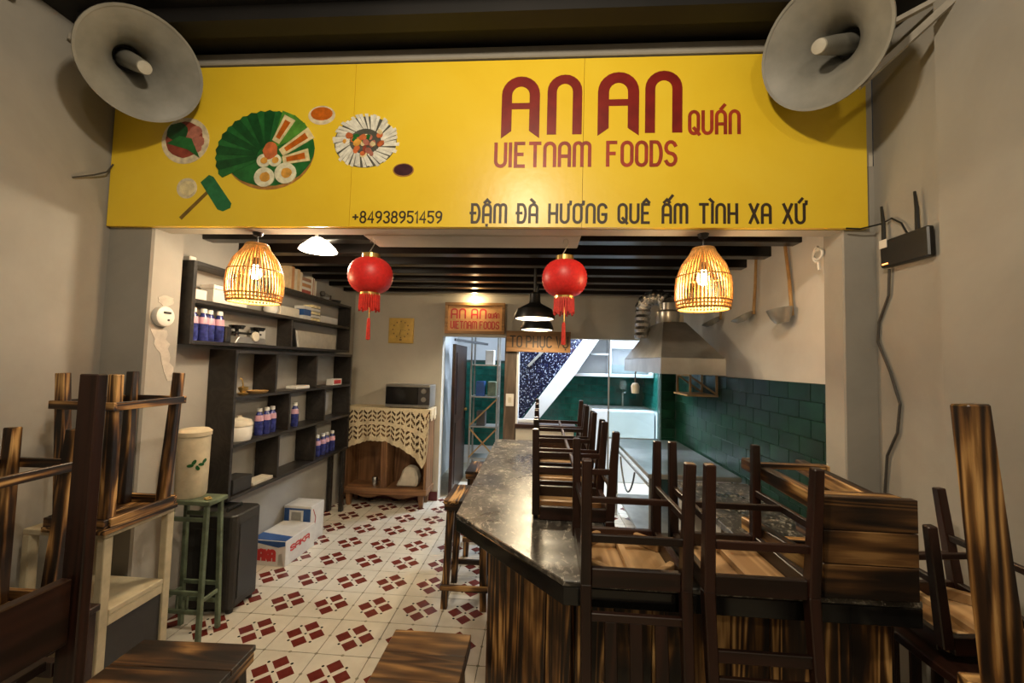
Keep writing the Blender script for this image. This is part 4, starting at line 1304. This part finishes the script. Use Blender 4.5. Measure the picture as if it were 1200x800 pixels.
# ------------------------------------------------------------------ left corner
cc = thing('open_cabinet', 'cream painted open cabinet frame with black lower panel', 'cabinet', (-2.02, 1.88, 0))
cx0, cx1, cy0, cy1 = -2.26, -1.87, 1.70, 2.045
def cp(mb, nm, mt='creampaint', bev=.003):
    o = mb.build(nm, mt, cc, bev)
    o.matrix_parent_inverse = Matrix.Translation((2.02, -1.88, 0))
cp(bx(cx0, cx1, cy0, cy1, .785, .810), 'top')
for x in (cx0, cx1 - .035):
    for y in (cy0, cy1 - .04):
        cp(bx(x, x + .035, y, y + .04, 0, .784), 'post')
cp(bx(cx0, cx1, cy0 + .041, cy1 - .041, .44, .465), 'shelf_board')
cp(bx(cx1 - .03, cx1 - .002, cy0 + .041, cy1 - .041, .395, .439), 'rail')
cp(bx(cx1 - .03, cx1 - .002, cy0 + .041, cy1 - .041, .10, .14), 'rail')
cp(bx(cx1 - .022, cx1 - .010, cy0 + .041, cy1 - .041, .141, .394), 'front_panel', 'charcoal', 0)
cp(bx(cx0 + .036, cx1 - .036, cy1 - .025, cy1 - .012, .10, .43), 'side_panel', 'charcoal', 0)
cp(bx(cx0 + .036, cx1 - .036, cy0 + .012, cy0 + .025, .10, .43), 'side_panel')

gs = thing('step_stool', 'green painted wooden step stool before the black speaker', 'stool', (-1.97, 2.30, 0))
def gp(mb, nm, mt='greenpaint', bev=.003):
    mb.build(nm, mt, gs, bev)
gp(bx(-.135, .135, -.07, .07, .745, .770), 'top')
for sx, sy in ((-1, -1), (1, -1), (-1, 1), (1, 1)):
    gp(MB().bar((sx * .105, sy * .050, .745), (sx * .115, sy * .070, 0), .024, .024), 'leg')
for z in (.16, .26, .66):
    for sy in (-1, 1):
        gp(MB().bar((-.10, sy * (.066 - z * .026), z), (.10, sy * (.066 - z * .026), z), .014, .024), 'rung')
for sx in (-1, 1):
    gp(MB().bar((sx * .112, -.055, .22), (sx * .112, .055, .22), .014, .022), 'rung')
for x in (-.03, .03):
    gp(MB().bar((x, -.0615, .173), (x, -.060, .247), .012, .012), 'spindle')
tk = thing('water_canister', 'cream plastic canister standing on the green step stool', 'canister', (-2.025, 2.315, .771))
MB().lathe([(0, 0), (.072, 0), (.078, .02), (.082, .34), (.080, .35)], 28).build('body', 'cream', tk, smooth=True)
MB().lathe([(.086, .351), (.087, .375), (.07, .39), (.0, .398)], 28).build('lid', 'cream', tk, smooth=True)
for k in range(5):
    g = -1.0 + k * .22
    MB().prism(circle(0, 0, .016, .009, 10, .2, k), lambda a, b, d, g=g, k=k: (math.cos(g) * d - math.sin(g) * a, math.sin(g) * d + math.cos(g) * a, .19 + .02 * math.sin(k * 2.1) + b), .080, .0826).build('flower_print', 'leafdark', tk)
simple('brass_key', 'small brass keys lying on the green step stool', 'keys', MB().tube([(-1.90, 2.27, .776), (-1.88, 2.285, .780), (-1.86, 2.27, .776), (-1.875, 2.255, .776), (-1.90, 2.27, .776)], .005, 6), 'brass', 0)
spk = thing('floor_speaker', 'black floor speaker cabinet under the lower wall shelf', 'speaker', (-2.015, 2.60, 0))
MB().prism([(-.155, -.13), (.13, -.13), (.155, -.10), (.155, .10), (.13, .12), (-.155, .12)], XY, .03, .60).build('body', 'charcoal', spk, .008)
bx(.156, .160, -.085, .085, .08, .54).build('grille', 'black', spk, .002)
bx(-.10, .10, -.136, -.131, .10, .52).build('grille', 'black', spk, .002)
MB().tube([(.05, -.06, .60), (.05, -.06, .615), (.05, .06, .615), (.05, .06, .60)], .010, 6).build('handle', 'black', spk)
for x in (-.12, .12):
    for y in (-.09, .08):
        MB().lathe([(.02, 0), (.022, .03), (0, .03)], 12, (x, y, 0)).build('foot', 'black', spk)

# dark bench at far left, upturned, on a low table
lt = thing('low_table', 'dark low table at left edge holding an upturned stool', 'table', (-1.96, 1.35, 0))
bx(-.24, .24, -.22, .22, .575, .60).build('table_top', 'dark_y', lt, .003)
for sx in (-1, 1):
    for sy in (-1, 1):
        MB().bar((sx * .21, sy * .19, 0), (sx * .21, sy * .19, .575), .045, .045).build('leg', 'dark_z', lt, .003)
    bx(sx * .21 - .012, sx * .21 + .012, -.167, .167, .50, .574).build('apron', 'dark_y', lt, .002)
db = thing('dark_bench', 'dark upturned bench with tall flat leg at left foreground', 'bench', (-1.42, .86, 0))
for x in (-.40, .135):
    MB().bar((x, .235, .0), (x, .245, 1.535), .066, .034, .058, .030, up=(0, 1, 0)).build('leg', 'dark_z', db, .003)
    MB().bar((x, -.235, .0), (x, -.245, 1.535), .066, .034, .058, .030, up=(0, 1, 0)).build('leg', 'dark_z', db, .003)
bx(.118, .150, -.217, .217, .80, .975).build('long_rail', 'dark_y', db, .003)
bx(-.415, -.383, -.217, .217, .80, .975).build('long_rail', 'dark_y', db, .003)
bx(-.382, .117, -.20, .20, .74, .765).build('seat', 'dark_y', db, .003)
for y in (-.235, .235):
    bx(-.37, .10, y - .012, y + .012, .70, .74).build('end_rail', 'dark_x', db, .002)

# ------------------------------------------------------------------ drink cartons
def carton(label, loc, rz, sx, sy, sz, word):
    t = thing('drink_carton', label, 'box', loc, (0, 0, rz), 'drink cartons by the left wall')
    bx(-sx / 2, sx / 2, -sy / 2, sy / 2, 0, sz).build('box_body', 'whitecard', t, .003)
    e = .0012
    MB().prism([(-sx / 2 + .004, -sy / 2 + .004), (sx / 2 - .004, -sy / 2 + .004), (sx / 2 - .004, -sy / 2 + .09), (-sx / 2 + .004, -sy / 2 + .13)], XY, sz, sz + e).build('blue_print', 'bluecard', t)
    MB().prism([(-sx / 2 + .004, sz * .92), (sx / 2 - .06, sz * .74), (sx / 2 - .004, sz * .82), (sx / 2 - .004, sz - .004), (-sx / 2 + .004, sz - .004)], XZ, -sy / 2 - e, -sy / 2).build('blue_print', 'bluecard', t)
    text_mb(word, -sx / 2 + .03, sx / 2 - .09, sz * .24, sz * .36, .026, -sy / 2 - e, gap=.12).build('lettering', 'redprint', t)
    fn = lambda a, b, d: (d, a, b)
    text_mb(word, -sy / 2 + .06, sy / 2 - .08, sz * .5, sz * .20, .012, 0, gap=.12, fn=lambda a, b, d: (sx / 2 - d, a, b)).build('lettering', 'redprint', t)
    MB().prism([(sx / 2 - .06, sz * .05), (sx / 2 - .012, sz * .05), (sx / 2 - .03, sz * .52), (sx / 2 - .055, sz * .48)], XZ, -sy / 2 - e, -sy / 2).build('grey_print', 'steel_dull', t)
    return t
carton('white and blue drink carton with red letters beside the speaker', (-2.035, 3.27, 0), -0.04, .29, .38, .19, 'SAKA')
c2 = thing('drink_carton', 'upright white and blue carton leaning behind the lettered carton', 'box', (-2.06, 3.58, 0), (0, 0, -.04), 'drink cartons by the left wall')
bx(-.12, .13, -.10, .10, 0, .31).build('box_body', 'whitecard', c2, .003)
bx(-.115, -.07, -.1012, -.10, .17, .29).build('blue_print', 'bluecard', c2)
bx(.06, .125, -.1012, -.10, .17, .29).build('blue_print', 'bluecard', c2)
bx(-.069, .059, -.1012, -.10, .275, .29).build('blue_print', 'bluecard', c2)
bx(-.05, .04, -.1012, -.10, .19, .26).build('grey_print', 'steel_dull', c2)
MB().tube([(.132, -.07, .28), (.132, -.03, .2), (.132, -.05, .1), (.132, -.06, .02)], .003, 5).build('red_print', 'redprint', c2)

# ------------------------------------------------------------------ kitchen side
kw = thing('kitchen_worktop', 'dark stone kitchen worktop along the green tiled wall', 'worktop', (1.25, 2.5, 0))
bx(-.26, .258, -.74, .60, .735, .770).build('slab', 'marble', kw, .003)
for y in (-.70, -.05, .56):
    bx(-.22, .25, y - .04, y + .04, 0, .7345).build('support', 'whitewash', kw)
stl = thing('steel_table', 'stainless steel work table beside the passage', 'table', (1.15, 3.86, 0))
bx(-.33, .34, -.72, .72, .765, .80).build('table_top', 'steel', stl, .004)
bx(-.30, .31, -.69, .69, .20, .222).build('lower_shelf', 'steel_dull', stl, .003)
for sx in (-.30, .31):
    for sy in (-.69, .69):
        MB().tube([(sx, sy, 0), (sx, sy, .765)], .018, 10).build('leg', 'steel', stl)
MB().tube([(-.31, -.69, .70), (-.31, .69, .70)], .011, 8).build('rail', 'steel', stl)
simple('dark_hose', 'dark hose hanging beneath the steel table', 'hose', MB().tube([(.815, 4.15 - .6 * k / 14, .70 - .24 * math.sin(PI * k / 14) ** .8) for k in range(15)], .008, 8), 'black', 0)

hd = thing('cooker_hood', 'stainless steel pyramid cooker hood on the kitchen side', 'hood', (1.09, 3.6, 1.545))
hx0, hx1, hy0, hy1 = -.225, .225, -.60, .66
hm = MB()
hm.add([(hx0, hy0, 0), (hx1, hy0, 0), (hx1, hy1, 0), (hx0, hy1, 0), (hx0, hy0, .115), (hx1, hy0, .115), (hx1, hy1, .115), (hx0, hy1, .115)],
       [(0, 1, 5, 4), (1, 2, 6, 5), (2, 3, 7, 6), (3, 0, 4, 7)])
g = .012
hm.add([(hx0 + g, hy0 + g, 0), (hx1 - g, hy0 + g, 0), (hx1 - g, hy1 - g, 0), (hx0 + g, hy1 - g, 0), (hx0 + g, hy0 + g, .10), (hx1 - g, hy0 + g, .10), (hx1 - g, hy1 - g, .10), (hx0 + g, hy1 - g, .10)],
       [(1, 0, 4, 5), (2, 1, 5, 6), (3, 2, 6, 7), (0, 3, 7, 4)])
for (a, b, c, d) in (((hx0, hy0), (hx1, hy0), (hx1 - g, hy0 + g), (hx0 + g, hy0 + g)), ((hx1, hy0), (hx1, hy1), (hx1 - g, hy1 - g), (hx1 - g, hy0 + g)), ((hx1, hy1), (hx0, hy1), (hx0 + g, hy1 - g), (hx1 - g, hy1 - g)), ((hx0, hy1), (hx0, hy0), (hx0 + g, hy0 + g), (hx0 + g, hy1 - g))):
    hm.add([(q[0], q[1], 0) for q in (a, b, c, d)], [(0, 1, 2, 3)])
hm.build('skirt', 'steel', hd)
tx0, tx1, ty0, ty1 = -.08, .10, -.16, .22
cn = MB().add([(hx0, hy0, .116), (hx1, hy0, .116), (hx1, hy1, .116), (hx0, hy1, .116), (tx0, ty0, .42), (tx1, ty0, .42), (tx1, ty1, .42), (tx0, ty1, .42)],
              [(0, 1, 5, 4), (1, 2, 6, 5), (2, 3, 7, 6), (3, 0, 4, 7), (4, 5, 6, 7), (3, 2, 1, 0)])
cn.build('canopy', 'steel_dull', hd, .003)
MB().lathe([(.0, .421), (.095, .421), (.10, .43), (.10, .52), (.07, .54), (.07, .60), (0, .60)], 24, (.01, .03, 0)).build('fan_housing', 'steel', hd, smooth=True)
bx(.10, .14, .0, .06, .43, .50).build('motor_box', 'offwhite', hd, .004)
dpts = []
for k in range(24):
    q = k / 23
    if q < .45:
        dpts.append((-.165 + .02 * q, .20, .30 + .62 * q))
    else:
        g_ = (q - .45) / .55 * PI * .92
        dpts.append((-.075 - .085 * math.cos(g_), .20 - .17 * (q - .45) / .55, .579 + .085 * math.sin(g_)))
MB().tube(dpts, [.066 + (.006 if k % 2 else -.004) for k in range(24)], 16).build('foil_duct', 'foil', hd)
# wall bracket rack under the hood
rk = thing('wooden_rack', 'small wooden bracket rack under the cooker hood', 'rack', (1.38, 3.75, 1.35))
bx(-.13, .127, -.18, .18, 0, .016).build('shelf_board', 'bamboo', rk, .002)
for y in (-.16, .16):
    MB().bar((-.10, y, .016), (-.10, y, .18), .016, .016).build('post', 'bamboo', rk)
    MB().bar((.118, y, .016), (.118, y, .18), .016, .016).build('post', 'bamboo', rk)
    MB().bar((-.10, y, .17), (.118, y, .02), .012, .014).build('brace', 'bamboo', rk)
MB().bar((-.10, -.16, .175), (-.10, .16, .175), .016, .016).build('rail', 'bamboo', rk)

# hanging ladles and strainers on the right wall
def ladle(label, y, zt, zb, kind, lean):
    t = thing('wall_ladle', label, 'ladle', (XR - .03, y, zb), (0, 0, 0), 'utensils hung on the right wall')
    H = zt - zb
    MB().tube([(0, lean, .02), (0.004, lean * .55, H * .5), (0, 0, H)], [.011, .010, .009], 8).build('handle', 'bamboo', t)
    if kind == 'basket':
        MB().lathe([(.0, -.05), (.036, -.045), (.056, -.01), (.070, .04), (.067, .04), (.053, -.006), (.034, -.038), (0, -.042)], 20, (-.06, lean + .01, .02), (-.15, .1, 1), close=False).build('basket', 'steel_dull', t, smooth=True)
    else:
        MB().lathe([(.0, -.03), (.05, -.022), (.08, .01), (.077, .012), (.048, -.016), (0, -.024)], 20, (-.06, lean + .03, .0), (-.5, .2, 1)).build('scoop', 'steel_dull', t, smooth=True)
    MB().lathe([(.004, 0), (.004, .04), (.010, .042), (0, .045)], 8, (.028, 0, H - .02), (-1, 0, 0)).build('nail', 'wire', t)
    return t
ladle('long handled basket strainer hung on right wall nearest the pier', 2.60, 2.39, 1.90, 'basket', -.07)
ladle('long handled flat ladle hung on right wall between the strainers', 2.93, 2.42, 1.96, 'scoop', .04)
ladle('dark small strainer hung on right wall closest to the hood', 3.50, 2.20, 1.98, 'scoop', .0)
simple('cable_coil', 'white coiled cable end at top of the right pier under the beam', 'cable', MB().tube([(1.440, 2.22 + .035 * math.sin(k * .5), 2.215 + .03 * math.cos(k * .5) - .0012 * k) for k in range(20)] + [(1.442, 2.215, 2.12)], .007, 6), 'white', 0)

# router and wires on the front right wall
ro = thing('wifi_router', 'black router with two antennas and white sticker on right wall', 'router', (XRF - .012, 1.865, 2.135))
MB().add([], [])
body = MB().prism([(-.122, -.062), (.118, -.060), (.122, .064), (-.118, .066)], YZ, -.028, .0)
body.build('case', 'black', ro, .006)
for y in (.115, -.055):
    MB().tube([(-.012, y, .06), (-.010, y + .004, .16), (-.010, y + .012, .235)], [.009, .0075, .005], 8).build('antenna', 'black', ro)
st_ = MB().prism([(.078, .030), (.118, .030), (.118, .068), (.078, .068)], YZ, -.0305, -.0282).build('sticker', 'white', ro)
MB().prism([(.075, -.048), (.105, -.048), (.105, -.043), (.075, -.043)], YZ, -.0300, -.0282).build('status_light', 'led', ro)
simple('network_cable', 'grey cable hanging down the wall below the router', 'cable', MB().tube([(1.585, 1.965, 2.07), (1.588, 1.975, 1.95), (1.59, 2.035, 1.83), (1.588, 2.04, 1.74), (1.588, 1.975, 1.60), (1.59, 1.93, 1.46), (1.588, 1.945, 1.33), (1.588, 2.0, 1.22), (1.59, 2.02, 1.05), (1.59, 2.0, .8)], .0055, 6), 'cable', 0)
simple('router_wire', 'black wire running from the sign corner to the router', 'wire', MB().tube([(1.44, 2.02, 2.276), (1.50, 2.015, 2.272), (1.575, 1.99, 2.288), (1.588, 1.95, 2.30), (1.588, 1.90, 2.26), (1.585, 1.87, 2.205)], .004, 6), 'black', 0)

# dark chairs on the right and what they stand on
rt = thing('side_table', 'dark table at right edge carrying upturned stools and chairs', 'table', (.95, .585, 0))
bx(-.28, .28, -.24, .215, 1.00, 1.032).build('table_top', 'dark_x', rt, .003)
for x in (-.24, .24):
    for y in (-.20, .17):
        MB().bar((x, y, 0), (x, y, 1.00), .045, .045).build('leg', 'dark_z', rt, .003)
GR = 'dark chairs piled at the right wall'
lt2 = thing('low_table', 'dark low table by right wall under upturned chairs', 'table', (1.31, 1.21, 0))
bx(-.20, .22, -.285, .28, .775, .80).build('table_top', 'dark_y', lt2, .003)
for sx in (-.17, .19):
    for sy in (-.25, .25):
        MB().bar((sx, sy, 0), (sx, sy, .775), .04, .04).build('leg', 'dark_z', lt2, .003)
c = copy_tree(ch_sp)
invert(c, 1.255, 1.40, .80 + .385, PI - .06, 'tilted upturned dark chair by the right wall beyond the near stool', GR)
c.rotation_euler = (PI, .10, PI - .06)
c = copy_tree(ch_sl)
invert(c, 1.335, 1.04, .801 + .355, .06, 'upturned dark chair behind the near stool leg at right edge', GR)
# ------------------------------------------------------------------ the room behind
dr = struct('door_1', bx(-1.045, -1.005, BY + .16, BY + .92, .02, 1.80), 'dark_z', .003)
MB().lathe([(.02, 0), (.022, .03), (0, .035)], 14, (-1.005, BY + .85, .95), (1, 0, 0)).build('door_handle', 'brass', dr)
bx(-1.004, -.998, BY + .24, BY + .84, .95, 1.70).build('panel', 'dark_z', dr)
bx(-1.004, -.998, BY + .24, BY + .84, .12, .85).build('panel', 'dark_z', dr)
simple('door_rail', 'black metal sliding rail inside the back doorway', 'rail', MB().bar((-1.03, BY + .20, 1.855), (-.70, BY + .75, 1.83), .02, .03), 'black', .002)
rk2 = thing('metal_rack', 'metal frame rack with cross braces behind the doorway', 'rack', (-.72, 5.65, 0))
for x in (-.20, .16):
    for y in (-.14, .14):
        MB().bar((x, y, 0), (x, y, 2.05), .022, .022).build('post', 'alu', rk2)
for z in (.30, .72, 1.12, 1.55, 1.95):
    bx(-.20, .16, -.14, .14, z - .008, z + .008).build('shelf_board', 'steel_dull', rk2)
for a, b in (((-.20, .32), (.16, .70)), ((.16, .32), (-.20, .70)), ((-.20, .74), (.16, 1.10))):
    MB().bar((a[0], -.155, a[1]), (b[0], -.155, b[1]), .012, .018).build('brace', 'bamboo', rk2)
for k, (x, z, cnm, s) in enumerate(((-.08, 1.128, 'bluecard', 'blue packet'), (.08, 1.128, 'greenpaint', 'green packet'), (-.06, .728, 'cable', 'dark packet'), (.04, 1.558, 'whitecard', 'pale packet'))):
    simple('packet', s + ' on the metal rack behind the doorway', 'packet', bx(-.72 + x - .06, -.72 + x + .06, 5.56, 5.70, z + .001, z + .20), cnm, .006)
for k, (x, s) in enumerate(((-.34, 'leaning against the post'), (-.44, 'leaning next to the rack'))):
    simple('scrap_plank', 'thin scorched plank ' + s + ' behind the doorway', 'plank', MB().bar((x, 5.15 + k * .1, .0), (x + .05, 5.25 + k * .1, 1.15 - .1 * k), .05, .02), 'burnt_z', .002)
sw_ = thing('light_switch', 'white switch plate on the brown door post', 'switch', (-.330, BY - .0115, 1.17))
bx(-.045, .045, -.010, 0, -.07, .07).build('plate', 'white', sw_, .003)
bx(-.018, .018, -.014, -.0102, -.03, .03).build('rocker', 'offwhite', sw_, .001)
# staircase clad in blue granite with a white stringer, shelves built under it
stc = thing('staircase', 'staircase side of speckled blue granite with white stringer', 'stairs', (.2, 5.9, 0))
def sq(mb, nm, mt, bev=.003):
    o = mb.build(nm, mt, stc, bev)
    o.matrix_parent_inverse = Matrix.Translation((-.2, -5.9, 0))
sq(MB().prism([(-.36, .66), (-.33, .70), (.62, 1.97), (1.05, 2.55), (.10, 2.55), (-.36, 1.95)], XZ, 5.77, 5.80), 'granite_panel', 'bluegranite', 0)
sq(MB().prism([(-.33, .66), (-.12, .66), (.52, 1.48), (.80, 1.92), (1.24, 2.5), (1.05, 2.55), (.62, 1.97)], XZ, 5.73, 5.815), 'stringer', 'coolwhite')
for k in range(6):
    x, z = -.62 + k * .22, .60 + k * .31
    sq(MB().bar((x - .20, 5.755, z + .02), (x + .02, 5.755, z + .25), .03, .035), 'tread_edge', 'steel_dull', .001) if k in (3,) else None
usb = thing('under_stair_shelves', 'white cubby shelves built beside the staircase', 'shelf', (.95, 5.95, 1.43))
def uq(mb, nm, mt='coolwhite'):
    o = mb.build(nm, mt, usb, .003)
    o.matrix_parent_inverse = Matrix.Translation((-.95, -5.95, -1.43))
uq(bx(.50, 1.58, 5.82, 6.12, 1.43, 1.47), 'shelf_board')
uq(bx(.72, .98, 5.84, 6.10, 1.73, 1.755), 'shelf_board')
uq(bx(1.005, 1.58, 5.84, 6.10, 1.83, 1.855), 'shelf_board')
uq(bx(.98, 1.004, 5.82, 6.10, 1.471, 2.59), 'divider')
uq(bx(1.558, 1.582, 5.82, 6.10, 1.471, 2.59), 'side_panel')
uq(MB().prism([(.46, 1.471), (1.58, 1.471), (1.58, 2.59), (1.28, 2.59)], XZ, 6.101, 6.115), 'back_panel')
tl = thing('tube_lamp', 'cool white tube lamp on ceiling of the room behind', 'lamp', (.55, 5.55, 2.54))
bx(-.62, .62, -.03, .03, .03, .058).build('housing', 'white', tl, .003)
MB().tube([(-.6, 0, .014), (.6, 0, .014)], .014, 10).build('tube', 'tube', tl)
sk = thing('kitchen_sink', 'white tiled washing trough in the room behind', 'sink', (1.18, 6.05, 0))
bx(-.43, .40, -.30, .42, 0, .97).build('base', 'coolwhite', sk, .01)
MB().tube([(.10, .36, .97), (.10, .36, 1.18), (.10, .30, 1.22), (.10, .20, 1.19)], .014, 8).build('tap', 'steel', sk)
wi = thing('hanging_scrubber', 'small white scrubber hanging below the cooker hood', 'brush', (1.02, 4.45, 1.36))
MB().tube([(0, 0, .05), (0, .01, .15), (0.01, .02, .18)], .008, 6).build('handle', 'cable', wi)
MB().lathe([(0, -.06), (.04, -.055), (.045, .02), (.03, .05), (0, .055)], 16).build('head', 'offwhite', wi, smooth=True)
MB().tube([(.01, .02, .18), (.005, -.1, .186), (0.0, -.2, .187)], .003, 5).build('loop', 'wire', wi)

# ------------------------------------------------------------------ prints, hands and linings hang under the part they sit on
SUB = {'dial': ['hour_mark', 'hour_hand', 'minute_hand', 'emblem'], 'panel': ['lettering_large', 'lettering_quan', 'lettering_small'], 'board': ['lettering'],
       'case': ['sticker', 'status_light', 'readout', 'seal'], 'lid': ['lid_handle'], 'body': ['flower_print', 'grille', 'label_band'],
       'box_body': ['blue_print', 'grey_print', 'red_print', 'lettering', 'print'], 'seat': ['seat_brace', 'corner_block'], 'shade': ['shade_lining']}
kind_of = lambda o: o.name.split('.')[0]
for t in [o for o in C.objects if o.type == 'EMPTY' and o.name != 'shop_sign']:
    kids = list(t.children)
    for part_name, subs in SUB.items():
        own = [k for k in kids if kind_of(k) == part_name]
        if len(own) == 1:
            for k in kids:
                if kind_of(k) in subs:
                    k.parent = own[0]
